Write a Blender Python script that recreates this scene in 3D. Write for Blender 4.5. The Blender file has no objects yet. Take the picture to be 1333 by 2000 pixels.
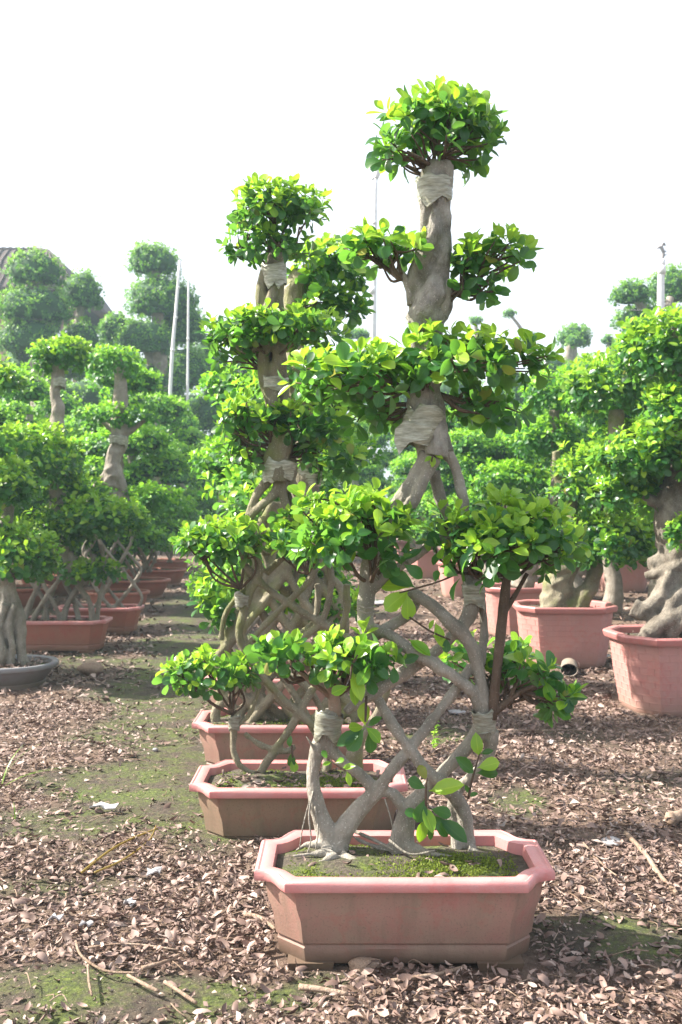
import bpy, math, random
import numpy as np
from mathutils import Matrix, Vector, noise as mnoise

# ------------------------------------------------------------------ camera, sky, sun, exposure
SC = bpy.context.scene
COL = SC.collection
FPX, CX0, HZ, HC = 2000.0, 666.5, 980.0, 1.5      # focal length in photo pixels, principal column, horizon row, eye height

cam = bpy.data.cameras.new('camera')
cam.sensor_fit = 'VERTICAL'
cam.sensor_height = 36.0
cam.lens = 36.0
cam.shift_y = -0.010
cam.clip_start = 0.1
cam.clip_end = 2000
cam.dof.use_dof = True
cam.dof.focus_distance = 3.6
cam.dof.aperture_fstop = 5.6
camo = bpy.data.objects.new('camera', cam)
COL.objects.link(camo)
camo.location = (0, 0, HC)
camo.rotation_euler = (math.radians(90), 0, 0)
SC.camera = camo

SUN_TO = Vector((-0.88, 0.12, 0.78)).normalized()
W = bpy.data.worlds.new('World')
SC.world = W
W.use_nodes = True
wn, wl = W.node_tree.nodes, W.node_tree.links
bg = wn['Background']
sky = wn.new('ShaderNodeTexSky')
sky.sky_type = 'NISHITA'
sky.sun_disc = False
sky.sun_elevation = math.asin(SUN_TO.z)
sky.sun_rotation = math.atan2(SUN_TO.x, SUN_TO.y)
sky.air_density = 1.0
sky.dust_density = 6.0
sky.ozone_density = 1.0
hz = wn.new('ShaderNodeMix')                 # thin white summer haze over the whole sky
hz.data_type = 'RGBA'
hz.inputs[0].default_value = 0.6
hz.inputs[7].default_value = (5.0, 5.15, 5.4, 1)
wl.new(sky.outputs[0], hz.inputs[6])
wl.new(hz.outputs[2], bg.inputs['Color'])
bg.inputs['Strength'].default_value = 0.10

sl = bpy.data.lights.new('sun', 'SUN')
sl.energy = 5.0
sl.angle = math.radians(0.6)
sl.color = (1.0, 0.93, 0.82)
so = bpy.data.objects.new('sun', sl)
COL.objects.link(so)
so.rotation_euler = (-SUN_TO).to_track_quat('-Z', 'Y').to_euler()
so.location = (-20, 8, 20)

SC.view_settings.view_transform = 'Standard'
SC.view_settings.look = 'None'
SC.view_settings.gamma = 1
SC.view_settings.use_curve_mapping = False
SC.view_settings.exposure = 1.74
SC.cycles.max_bounces = 8
SC.cycles.diffuse_bounces = 3
SC.cycles.transmission_bounces = 4
SC.cycles.volume_bounces = 1
SC.cycles.use_denoising = True

# ------------------------------------------------------------------ small tools
def P(px, py, D):
    """the point seen at photo pixel (px, py) at distance D ahead"""
    return np.array([(px - CX0) * D / FPX, D, HC - (py - HZ) * D / FPX])

def proj(p):
    p = np.asarray(p, float)
    D = np.maximum(p[..., 1], 0.05)
    return CX0 + p[..., 0] * FPX / D, HZ + (HC - p[..., 2]) * FPX / D

def _hash(ix, iy, iz):
    h = (ix.astype(np.int64) * 374761393 + iy.astype(np.int64) * 668265263 + iz.astype(np.int64) * 2147483647) & 0xffffffff
    h = ((h ^ (h >> 13)) * 1274126177) & 0xffffffff
    h = (h ^ (h >> 16)) & 0xffffff
    return h / float(0xffffff)

def vnoise(p):
    """value noise, -1..1, for an (n,3) array"""
    p = np.asarray(p, float)
    i = np.floor(p)
    f = p - i
    f = f * f * (3 - 2 * f)
    i = i.astype(np.int64)
    r = 0
    for dx in (0, 1):
        for dy in (0, 1):
            for dz in (0, 1):
                w = (f[:, 0] if dx else 1 - f[:, 0]) * (f[:, 1] if dy else 1 - f[:, 1]) * (f[:, 2] if dz else 1 - f[:, 2])
                r = r + w * _hash(i[:, 0] + dx, i[:, 1] + dy, i[:, 2] + dz)
    return r * 2 - 1

def fbm(p, o=3):
    p = np.asarray(p, float)
    r, a = 0, 1.0
    for k in range(o):
        r = r + a * vnoise(p * 2 ** k + 17.3 * k)
        a *= 0.5
    return r

def tag(o, label=None, cat=None, group=None, kind=None):
    if label: o['label'] = label
    if cat: o['category'] = cat
    if group: o['group'] = group
    if kind: o['kind'] = kind
    return o

def root(name, loc, label=None, cat=None, group=None):
    o = bpy.data.objects.new(name, None)
    o.empty_display_size = 0.1
    COL.objects.link(o)
    o.location = loc
    return tag(o, label, cat, group)

def link(name, me, parent=None, kind=None):
    o = bpy.data.objects.new(name, me)
    COL.objects.link(o)
    if parent is not None: o.parent = parent
    if kind: o['kind'] = kind
    return o

def mesh(name, V, F, mats, mi=None, uv=None, smooth=True, sharp=None):
    """mesh from numpy verts and a list of face index arrays (each (n,k))"""
    me = bpy.data.meshes.new(name)
    V = np.asarray(V, np.float32)
    if not isinstance(F, list): F = [F]
    F = [np.asarray(f, np.int32) for f in F if len(f)]
    nl = sum(f.size for f in F)
    nf = sum(len(f) for f in F)
    me.vertices.add(len(V))
    me.vertices.foreach_set('co', V.ravel())
    me.loops.add(nl)
    loops = np.concatenate([f.ravel() for f in F])
    me.loops.foreach_set('vertex_index', loops)
    me.polygons.add(nf)
    tot = np.concatenate([np.full(len(f), f.shape[1], np.int32) for f in F])
    st = np.concatenate([[0], np.cumsum(tot)[:-1]]).astype(np.int32)
    me.polygons.foreach_set('loop_start', st)
    me.polygons.foreach_set('loop_total', tot)
    if mi is not None: me.polygons.foreach_set('material_index', np.asarray(mi, np.int32))
    me.polygons.foreach_set('use_smooth', np.full(nf, smooth, bool))
    if uv is not None:
        l = me.uv_layers.new(name='UVMap')
        l.data.foreach_set('uv', np.asarray(uv, np.float32)[loops].ravel())
    for m in (mats if isinstance(mats, (list, tuple)) else [mats]): me.materials.append(m)
    me.update(calc_edges=True)
    me.validate()
    if smooth and sharp: me.set_sharp_from_angle(angle=math.radians(sharp))
    return me

class MB:
    """collects pieces into one mesh"""
    def __init__(s): s.V, s.F, s.n = [], {}, 0
    def add(s, V, *Fs):
        for f in Fs:
            f = np.asarray(f, np.int64)
            if f.size: s.F.setdefault(f.shape[1], []).append(f + s.n)
        s.V.append(np.asarray(V, float)); s.n += len(V)
        return s
    def build(s, name, mat, parent=None, off=(0, 0, 0), kind=None, smooth=True):
        V = np.concatenate(s.V) - np.asarray(off)
        F = [np.concatenate(v) for v in s.F.values()]
        return link(name, mesh(name, V, F, mat, smooth=smooth), parent, kind)

def catmull(C, sub):
    C = np.asarray(C, float)
    if len(C) < 3 or sub < 2: return C
    Q = np.vstack([2 * C[0] - C[1], C, 2 * C[-1] - C[-2]])
    out = []
    for i in range(1, len(Q) - 2):
        p0, p1, p2, p3 = Q[i - 1:i + 3]
        for k in range(sub):
            t = k / sub
            out.append(0.5 * (2 * p1 + (p2 - p0) * t + (2 * p0 - 5 * p1 + 4 * p2 - p3) * t * t + (3 * p1 - p0 - 3 * p2 + p3) * t ** 3))
    out.append(C[-1])
    return np.array(out)

def tube(C, seg=8, sub=5, wob=0.0, seed=0.0):
    """C: (n,4) x,y,z,r -> verts, quads, end tris"""
    C = catmull(C, sub)
    X, R = C[:, :3], np.maximum(C[:, 3], 0.0004)
    n = len(X)
    T = np.gradient(X, axis=0)
    T /= np.linalg.norm(T, axis=1)[:, None] + 1e-9
    a = np.array([0, 1.0, 0]) if abs(T[0][1]) < 0.9 else np.array([1.0, 0, 0])
    N = np.zeros_like(T)
    for i in range(n):
        a = a - T[i] * a.dot(T[i]); a /= np.linalg.norm(a) + 1e-9
        N[i] = a
    B = np.cross(T, N)
    th = np.arange(seg) * 2 * math.pi / seg
    V = X[:, None] + R[:, None, None] * (np.cos(th)[None, :, None] * N[:, None] + np.sin(th)[None, :, None] * B[:, None])
    V = V.reshape(-1, 3)
    if wob:
        d = V - np.repeat(X, seg, 0)
        V = V + d * (wob * fbm(V * 14 + seed, 2))[:, None]
    i = np.arange(n - 1)[:, None] * seg
    j = np.arange(seg)[None]
    q = np.stack([i + j, i + (j + 1) % seg, i + seg + (j + 1) % seg, i + seg + j], -1).reshape(-1, 4)
    V = np.vstack([V, X[0], X[-1]])
    j = np.arange(seg)
    t1 = np.stack([np.full(seg, n * seg), (j + 1) % seg, j], -1)
    b = (n - 1) * seg
    t2 = np.stack([np.full(seg, n * seg + 1), b + j, b + (j + 1) % seg], -1)
    return V, q, np.vstack([t1, t2])

def box(cx, cy, cz, sx, sy, sz):
    V = np.array([[x, y, z] for x in (-1, 1) for y in (-1, 1) for z in (-1, 1)], float) * [sx / 2, sy / 2, sz / 2] + [cx, cy, cz]
    return V, np.array([[0, 1, 3, 2], [4, 6, 7, 5], [0, 4, 5, 1], [2, 3, 7, 6], [0, 2, 6, 4], [1, 5, 7, 3]])

def loft(rings, cap0=False, cap1=False):
    """rings: list of (n,3) closed loops"""
    n = len(rings[0])
    V = np.vstack(rings)
    F = []
    j = np.arange(n)
    for k in range(len(rings) - 1):
        F.append(np.stack([k * n + j, k * n + (j + 1) % n, (k + 1) * n + (j + 1) % n, (k + 1) * n + j], -1))
    tri = []
    if cap0:
        V = np.vstack([V, rings[0].mean(0)]); c = len(V) - 1
        tri.append(np.stack([np.full(n, c), (j + 1) % n, j], -1))
    if cap1:
        V = np.vstack([V, rings[-1].mean(0)]); c = len(V) - 1
        b = (len(rings) - 1) * n
        tri.append(np.stack([np.full(n, c), b + j, b + (j + 1) % n], -1))
    return (V, np.vstack(F)) + ((np.vstack(tri),) if tri else ())

# ------------------------------------------------------------------ materials
def mat(name):
    m = bpy.data.materials.new(name)
    m.use_nodes = True
    nt = m.node_tree
    return m, nt, nt.nodes, nt.links, nt.nodes['Principled BSDF']

def ramp(N, stops):
    r = N.new('ShaderNodeValToRGB')
    e = r.color_ramp.elements
    while len(e) < len(stops): e.new(0.5)
    for k, (p, c) in enumerate(stops):
        e[k].position = p
        e[k].color = (c[0], c[1], c[2], 1) if hasattr(c, '__len__') else (c, c, c, 1)
    return r

def noise_node(N, L, scale, detail=4, rough=0.55, vec=None):
    n = N.new('ShaderNodeTexNoise')
    n.inputs['Scale'].default_value = scale
    n.inputs['Detail'].default_value = detail
    n.inputs['Roughness'].default_value = rough
    if vec is not None: L.new(vec, n.inputs['Vector'])
    return n

def mixc(N, L, fac, a, b, mode='MIX'):
    m = N.new('ShaderNodeMix')
    m.data_type = 'RGBA'
    m.blend_type = mode
    for v, s in ((fac, m.inputs[0]), (a, m.inputs[6]), (b, m.inputs[7])):
        if isinstance(v, (int, float)): s.default_value = v
        elif isinstance(v, tuple): s.default_value = (*v, 1)
        else: L.new(v, s)
    return m.outputs[2]

def bump(N, L, h, strength, dist, bsdf):
    b = N.new('ShaderNodeBump')
    b.inputs['Strength'].default_value = strength
    b.inputs['Distance'].default_value = dist
    L.new(h, b.inputs['Height'])
    L.new(b.outputs[0], bsdf.inputs['Normal'])

def leaf_mat(name, c0, c1, trans, rib=0.5, rough=0.32, tw=0.36, old=False):
    m, nt, N, L, bs = mat(name)
    g = N.new('ShaderNodeNewGeometry')
    oi = N.new('ShaderNodeObjectInfo')
    ad = N.new('ShaderNodeMath'); ad.operation = 'ADD'
    L.new(g.outputs['Random Per Island'], ad.inputs[0]); L.new(oi.outputs['Random'], ad.inputs[1])
    fr = N.new('ShaderNodeMath'); fr.operation = 'FRACT'
    L.new(ad.outputs[0], fr.inputs[0])
    r = ramp(N, [(0, c0), (.975, c1), (.99, (.26, .24, .04))] if old else [(0, c0), (1, c1)])
    L.new(fr.outputs[0], r.inputs[0])
    col = r.outputs[0]
    if rib:
        uv = N.new('ShaderNodeUVMap'); uv.uv_map = 'UVMap'
        sx = N.new('ShaderNodeSeparateXYZ'); L.new(uv.outputs[0], sx.inputs[0])
        s1 = N.new('ShaderNodeMath'); s1.operation = 'SUBTRACT'; s1.inputs[1].default_value = 0.5
        L.new(sx.outputs[0], s1.inputs[0])
        ab = N.new('ShaderNodeMath'); ab.operation = 'ABSOLUTE'; L.new(s1.outputs[0], ab.inputs[0])
        rr = ramp(N, [(0.0, 1.0), (0.045, 0.0), (0.44, 0.0), (0.5, 0.75)])
        L.new(ab.outputs[0], rr.inputs[0])
        f = N.new('ShaderNodeMath'); f.operation = 'MULTIPLY'; f.inputs[1].default_value = rib
        L.new(rr.outputs[0], f.inputs[0])
        col = mixc(N, L, f.outputs[0], col, (min(1, c1[0] * 1.7 + .05), min(1, c1[1] * 1.35 + .06), c1[2] * 1.2 + .02))
        # paler, matter underside
        col = mixc(N, L, g.outputs['Backfacing'], col, mixc(N, L, 0.35, col, (0.25, 0.36, 0.16)))
    L.new(col, bs.inputs['Base Color'])
    bs.inputs['Roughness'].default_value = rough
    bs.inputs['Specular IOR Level'].default_value = 0.45
    tr = N.new('ShaderNodeBsdfTranslucent')
    L.new(mixc(N, L, 0.75, col, trans), tr.inputs['Color'])
    mx = N.new('ShaderNodeMixShader')
    mx.inputs[0].default_value = tw
    L.new(bs.outputs[0], mx.inputs[1]); L.new(tr.outputs[0], mx.inputs[2])
    L.new(mx.outputs[0], N['Material Output'].inputs['Surface'])
    return m

M = {}
M['mature'] = leaf_mat('mature_leaf', (0.010, 0.055, 0.024), (0.038, 0.140, 0.032), (0.19, 0.48, 0.04), rough=.30, tw=.46, old=True)
M['young'] = leaf_mat('young_leaf', (0.10, 0.29, 0.018), (0.30, 0.47, 0.045), (0.42, 0.72, 0.03), tw=0.42)
M['far_mature'] = leaf_mat('field_leaf_dark', (0.018, 0.085, 0.026), (0.055, 0.19, 0.036), (0.19, 0.48, 0.05), rib=0, rough=.46, tw=.42)
M['far_young'] = leaf_mat('field_leaf_light', (0.10, 0.32, 0.022), (0.27, 0.49, 0.045), (0.36, 0.68, 0.04), rib=0, rough=.46, tw=0.42)
M['top_shaded'] = leaf_mat('topiary_leaf_dark', (0.02, 0.095, 0.028), (0.055, 0.17, 0.038), (0.22, 0.5, 0.06), rib=0, rough=0.5)  # clipped crowns: sunny tops and shaded undersides are put into the leaf colour
M['top_lit'] = leaf_mat('topiary_leaf_light', (0.11, 0.31, 0.035), (0.21, 0.43, 0.05), (0.32, 0.55, 0.05), rib=0, rough=0.5)

def bark(name, c0, c1, speck, moss=0.0, scale=1.0, patch=.55, deep=.018):
    m, nt, N, L, bs = mat(name)
    tc = N.new('ShaderNodeTexCoord')
    v = tc.outputs['Object']
    n1 = noise_node(N, L, 9 * scale, 5, 0.6, v)
    r1 = ramp(N, [(0.3, c0), (0.7, c1)]); L.new(n1.outputs[0], r1.inputs[0])
    n2 = noise_node(N, L, 170 * scale, 2, 0.5, v)
    r2 = ramp(N, [(0.63, 0), (0.69, .8)]); L.new(n2.outputs[0], r2.inputs[0])
    col = mixc(N, L, r2.outputs[0], r1.outputs[0], speck)
    n5 = noise_node(N, L, 2.6 * scale, 4, 0.6, v)
    r5 = ramp(N, [(0.46, 0), (0.66, patch)]); L.new(n5.outputs[0], r5.inputs[0])
    col = mixc(N, L, r5.outputs[0], col, (c0[0] * .6, c0[1] * .58, c0[2] * .5))
    if moss:
        n3 = noise_node(N, L, 5, 4, 0.6, v)
        r3 = ramp(N, [(0.48, 0), (0.66, moss)]); L.new(n3.outputs[0], r3.inputs[0])
        col = mixc(N, L, r3.outputs[0], col, (0.16, 0.2, 0.04))
    L.new(col, bs.inputs['Base Color'])
    bs.inputs['Roughness'].default_value = 0.8
    bs.inputs['Specular IOR Level'].default_value = 0.25
    mp = N.new('ShaderNodeMapping'); mp.inputs['Scale'].default_value = (1, 1, 0.35); L.new(v, mp.inputs[0])
    n4 = noise_node(N, L, 70 * scale, 6, 0.65, mp.outputs[0])
    bump(N, L, n4.outputs[0], 0.9, deep, bs)
    return m

M['bark'] = bark('smooth_grey_bark', (0.18, 0.165, 0.138), (0.38, 0.352, 0.305), (0.6, 0.565, 0.5))
M['bark_old'] = bark('furrowed_old_bark', (0.15, 0.138, 0.118), (0.56, 0.53, 0.48), (0.66, 0.63, 0.57), moss=.3, scale=1.6, patch=.35, deep=.034)
M['bark_dark'] = bark('dark_root_bark', (0.085, 0.07, 0.055), (0.27, 0.24, 0.2), (0.46, 0.43, 0.37), scale=1.2)
M['bark_moss'] = bark('mossy_grey_bark', (0.145, 0.13, 0.09), (0.285, 0.255, 0.185), (0.45, 0.42, 0.32), moss=0.55)
M['bark_pale'] = bark('pale_bark', (0.20, 0.17, 0.14), (0.36, 0.325, 0.28), (0.52, 0.48, 0.42))
M['twig'] = bark('dark_twig_bark', (0.075, 0.05, 0.036), (0.16, 0.115, 0.085), (0.24, 0.18, 0.14))
M['stick'] = bark('dead_wood', (0.20, 0.13, 0.09), (0.42, 0.32, 0.25), (0.5, 0.42, 0.34))

def plastic_wrap(name, k):
    m, nt, N, L, bs = mat(name)
    tc = N.new('ShaderNodeTexCoord')
    mp = N.new('ShaderNodeMapping'); mp.inputs['Scale'].default_value = (6, 6, 34); mp.inputs['Rotation'].default_value = (.5, .35, 0); L.new(tc.outputs['Object'], mp.inputs[0])
    n = noise_node(N, L, 3.5, 5, 0.6, mp.outputs[0])
    r = ramp(N, [(p_, tuple(x * k for x in c_)) for p_, c_ in ((0.3, (0.16, 0.155, 0.11)), (0.55, (0.33, 0.335, 0.27)), (0.8, (0.52, 0.53, 0.47)))]); L.new(n.outputs[0], r.inputs[0])
    L.new(r.outputs[0], bs.inputs['Base Color'])
    bs.inputs['Roughness'].default_value = 0.27
    bump(N, L, n.outputs[0], 0.5, 0.006, bs)
    return m
M['wrap'] = plastic_wrap('weathered_plastic_film', 1.0)
M['wrap_old'] = plastic_wrap('dusty_bark_coloured_film', .7)

def pot_mat(name, c, dust, amount, rough=0.55, lo=None):
    m, nt, N, L, bs = mat(name)
    tc = N.new('ShaderNodeTexCoord'); v = tc.outputs['Object']
    n1 = noise_node(N, L, 7, 6, 0.65, v)
    r1 = ramp(N, [(0.35, 0), (0.7, amount)]); L.new(n1.outputs[0], r1.inputs[0])
    n2 = noise_node(N, L, 150, 3, 0.6, v)
    r2 = ramp(N, [(0.56, 0), (0.72, amount * 0.8)]); L.new(n2.outputs[0], r2.inputs[0])
    col = mixc(N, L, r1.outputs[0], c, dust)
    col = mixc(N, L, r2.outputs[0], col, (dust[0] * .62, dust[1] * .62, dust[2] * .6))
    mp = N.new('ShaderNodeMapping'); mp.inputs['Scale'].default_value = (16, 16, 1.6); L.new(v, mp.inputs[0])
    n7 = noise_node(N, L, 1.0, 5, .7, mp.outputs[0])
    r7 = ramp(N, [(.48, 0), (.66, amount * .55)]); L.new(n7.outputs[0], r7.inputs[0])
    col = mixc(N, L, r7.outputs[0], col, (dust[0] * .72, dust[1] * .74, dust[2] * .74))
    n0 = noise_node(N, L, 2.2, 5, 0.7, v)
    r0 = ramp(N, [(0.5, 0), (0.53, 0.30), (0.56, 0)]); L.new(n0.outputs[0], r0.inputs[0])
    col = mixc(N, L, r0.outputs[0], col, (c[0] * 1.05, c[1] * .6, c[2] * .6))
    if lo:
        sx = N.new('ShaderNodeSeparateXYZ'); L.new(v, sx.inputs[0])
        ad = N.new('ShaderNodeMath'); ad.operation = 'MULTIPLY_ADD'; ad.inputs[1].default_value = 0.09; L.new(n1.outputs[0], ad.inputs[0]); L.new(sx.outputs[2], ad.inputs[2])
        r3 = ramp(N, [(0.07, 0.9), (0.13, 0.45), (0.23, 0)]); L.new(ad.outputs[0], r3.inputs[0])
        col = mixc(N, L, r3.outputs[0], col, lo)
    L.new(col, bs.inputs['Base Color'])
    bs.inputs['Roughness'].default_value = rough
    bump(N, L, n2.outputs[0], 0.25, 0.004, bs)
    return m
M['rim'] = pot_mat('pink_plastic_rim', (0.53, 0.20, 0.195), (0.52, 0.31, 0.30), 0.5, 0.42)
M['body'] = pot_mat('dusty_pink_plastic', (0.35, 0.17, 0.145), (0.29, 0.20, 0.15), 1.0, 0.6, (0.085, 0.06, 0.038))
M['body_old'] = pot_mat('earth_stained_plastic', (0.25, 0.15, 0.105), (0.22, 0.165, 0.105), 0.95, 0.8, (0.07, 0.055, 0.032))
M['brick_pot'] = pot_mat('pink_brick_pot_plastic', (0.44, 0.205, 0.185), (0.44, 0.27, 0.24), 0.5, 0.6, (0.32, 0.2, 0.16))
M['brick_rim'] = pot_mat('pink_brick_pot_rim', (0.43, 0.165, 0.155), (0.42, 0.23, 0.22), 0.4, 0.5)
M['terra'] = pot_mat('terracotta_plastic', (0.34, 0.115, 0.085), (0.33, 0.18, 0.13), 0.45, 0.55, (0.2, 0.12, 0.08))
M['grey_pot'] = pot_mat('grey_plastic', (0.20, 0.20, 0.22), (0.26, 0.25, 0.25), 0.5, 0.55, (0.14, 0.10, 0.07))

def soil_mat(name, moss_lo, moss_hi):
    m, nt, N, L, bs = mat(name)
    tc = N.new('ShaderNodeTexCoord'); v = tc.outputs['Object']
    n1 = noise_node(N, L, 60, 6, 0.7, v)
    r1 = ramp(N, [(0.3, (0.028, 0.022, 0.016)), (0.62, (0.11, 0.09, 0.065)), (0.8, (0.3, 0.27, 0.22))]); L.new(n1.outputs[0], r1.inputs[0])
    n2 = noise_node(N, L, 6, 5, 0.65, v)
    r2 = ramp(N, [(moss_lo, 0), (moss_hi, 0.9)]); L.new(n2.outputs[0], r2.inputs[0])
    n3 = noise_node(N, L, 45, 4, 0.6, v)
    r3 = ramp(N, [(0.3, (0.03, 0.055, 0.012)), (0.7, (0.15, 0.2, 0.025))]); L.new(n3.outputs[0], r3.inputs[0])
    L.new(mixc(N, L, r2.outputs[0], r1.outputs[0], r3.outputs[0]), bs.inputs['Base Color'])
    bs.inputs['Roughness'].default_value = 0.95
    bump(N, L, n1.outputs[0], 0.9, 0.02, bs)
    return m
M['soil'] = soil_mat('mossy_potting_soil', 0.47, 0.62)
M['soil_dry'] = soil_mat('bare_potting_soil', 0.55, 0.7)

def simple(name, c, rough=0.6, var=0.25, scale=8, metal=0.0):
    m, nt, N, L, bs = mat(name)
    tc = N.new('ShaderNodeTexCoord')
    n = noise_node(N, L, scale, 5, 0.6, tc.outputs['Object'])
    lo = tuple(x * (1 - var) for x in c); hi = tuple(min(1, x * (1 + var)) for x in c)
    r = ramp(N, [(0.3, lo), (0.7, hi)]); L.new(n.outputs[0], r.inputs[0])
    L.new(r.outputs[0], bs.inputs['Base Color'])
    bs.inputs['Roughness'].default_value = rough
    bs.inputs['Metallic'].default_value = metal
    bump(N, L, n.outputs[0], 0.2, 0.01, bs)
    return m
M['white_pole'] = simple('galvanised_white_pole', (0.62, 0.62, 0.64), 0.5, 0.12)
M['roof'] = simple('dark_clay_roof', (0.055, 0.036, 0.034), 0.8, 0.3)
M['wall'] = simple('old_pink_wall', (0.38, 0.23, 0.19), 0.85, 0.15)
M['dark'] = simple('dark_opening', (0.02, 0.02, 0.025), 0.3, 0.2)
M['stone'] = simple('grey_stone', (0.26, 0.25, 0.26), 0.8, 0.25, 20)
M['paper'] = simple('pale_litter_scrap', (0.40, 0.39, 0.40), 0.6, 0.3, 30)
M['pipe'] = simple('pale_pipe_clay', (0.24, 0.20, 0.16), 0.6, 0.3, 14)
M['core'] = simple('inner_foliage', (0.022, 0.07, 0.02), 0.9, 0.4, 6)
M['grass'] = leaf_mat('grass_blade', (0.08, 0.2, 0.02), (0.22, 0.34, 0.06), (0.4, 0.6, 0.06), rib=0)
M['straw'] = leaf_mat('dry_straw', (0.3, 0.22, 0.06), (0.45, 0.36, 0.12), (0.5, 0.4, 0.12), rib=0)
M['moss'] = leaf_mat('moss_frond', (0.035, 0.07, 0.012), (0.20, 0.25, 0.03), (0.3, 0.4, 0.05), rib=0, rough=0.8)

def litter_mat():
    m, nt, N, L, bs = mat('dry_leaf_litter')
    g = N.new('ShaderNodeNewGeometry'); oi = N.new('ShaderNodeObjectInfo')
    ad = N.new('ShaderNodeMath'); ad.operation = 'ADD'
    L.new(g.outputs['Random Per Island'], ad.inputs[0]); L.new(oi.outputs['Random'], ad.inputs[1])
    fr = N.new('ShaderNodeMath'); fr.operation = 'FRACT'; L.new(ad.outputs[0], fr.inputs[0])
    r = ramp(N, [(0.0, (0.055, 0.034, 0.028)), (0.3, (0.115, 0.072, 0.06)), (0.55, (0.20, 0.135, 0.115)), (0.78, (0.285, 0.205, 0.175)), (0.93, (0.42, 0.33, 0.285)), (1.0, (0.31, 0.27, 0.25))])
    L.new(fr.outputs[0], r.inputs[0])
    tc = N.new('ShaderNodeTexCoord')
    n = noise_node(N, L, 40, 3, 0.6, tc.outputs['Object'])
    col = mixc(N, L, 0.35, r.outputs[0], mixc(N, L, n.outputs[0], (0.07, 0.045, 0.036), (0.36, 0.245, 0.20)))
    L.new(col, bs.inputs['Base Color'])
    bs.inputs['Roughness'].default_value = 0.62
    bs.inputs['Specular IOR Level'].default_value = 0.4
    return m
M['litter'] = litter_mat()

# ------------------------------------------------------------------ leaf shapes
def leaf_template(stations, fold, bend, wid=1.0, wave=0.0, rows=1):
    """blade along +Y, upper face +Z; stations: (t, half width)"""
    V, UV, F3, F4 = [], [], [], []
    idx = []
    for k, (t, w) in enumerate(stations):
        w *= wid
        y = t * (1 - 0.1 * bend * t)
        z = -bend * 0.35 * t * t
        if w < 1e-4:
            idx.append([len(V)]); V.append((0, y, z)); UV.append((.5, t))
        else:
            row = []
            for s in (-1, 0, 1):
                row.append(len(V))
                V.append((s * w, y, z + fold * abs(s) * w + wave * s * math.sin(t * 9 + s)))
                UV.append((.5 + .5 * s, t))
            idx.append(row)
    for a, b in zip(idx[:-1], idx[1:]):
        if len(a) == 3 and len(b) == 3:
            F4 += [(a[0], a[1], b[1], b[0]), (a[1], a[2], b[2], b[1])]
        elif len(a) == 1: F3 += [(a[0], b[1], b[0]), (a[0], b[2], b[1])]
        else: F3 += [(a[0], a[1], b[0]), (a[1], a[2], b[0])]
    return np.array(V, float), np.array(F3, np.int64).reshape(-1, 3), np.array(F4, np.int64).reshape(-1, 4), np.array(UV, float)

S_HI = [(0.0, 0.012), (0.1, 0.03), (0.3, 0.17), (0.52, 0.27), (0.74, 0.29), (0.9, 0.19), (1.0, 0.0)]
S_HI2 = [(0.0, 0.012), (0.1, 0.03), (0.27, 0.18), (0.48, 0.25), (0.68, 0.235), (0.87, 0.13), (1.0, 0.0)]
S_LO = [(0.0, 0.0), (0.38, 0.23), (0.75, 0.27), (1.0, 0.0)]
T_HI = [leaf_template(S_HI, .28, .5), leaf_template(S_HI2, .4, .9), leaf_template(S_HI, .18, .15, 1.08), leaf_template(S_HI2, .5, -.3, .95), leaf_template(S_HI, .3, 1.3, .95, .012)]
T_LO = [leaf_template(S_LO, .35, .5), leaf_template(S_LO, .2, 1.0, 1.1)]
T_XS = [leaf_template([(0, 0), (.55, .3), (1, 0)], .4, .4, 1.0)]
TEMPL = {'hi': T_HI, 'lo': T_LO, 'xs': T_XS}
LEAF_ME = {}

def leaf_me(lod, t, matname):
    k = (lod, t, matname)
    if k not in LEAF_ME:
        V, f3, f4, uv = TEMPL[lod][t]
        LEAF_ME[k] = mesh('leaf', V, [f3, f4], M[matname], uv=uv)
    return LEAF_ME[k]

def nrm(a): return a / (np.linalg.norm(a, axis=-1, keepdims=True) + 1e-9)

class Leaves:
    """positions, rotation matrices, sizes, age (1 young) and template of a set of leaves"""
    def __init__(s): s.p, s.R, s.s, s.a = [], [], [], []
    def add(s, p, R, sz, a):
        s.p.append(p); s.R.append(R); s.s.append(sz); s.a.append(a); return s
    def cat(s):
        return np.concatenate(s.p), np.concatenate(s.R), np.concatenate(s.s), np.concatenate(s.a)

def frames(d, n):
    d = nrm(d); n = nrm(n - d * (n * d).sum(-1, keepdims=True))
    return np.stack([np.cross(d, n), d, n], -1)

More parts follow.
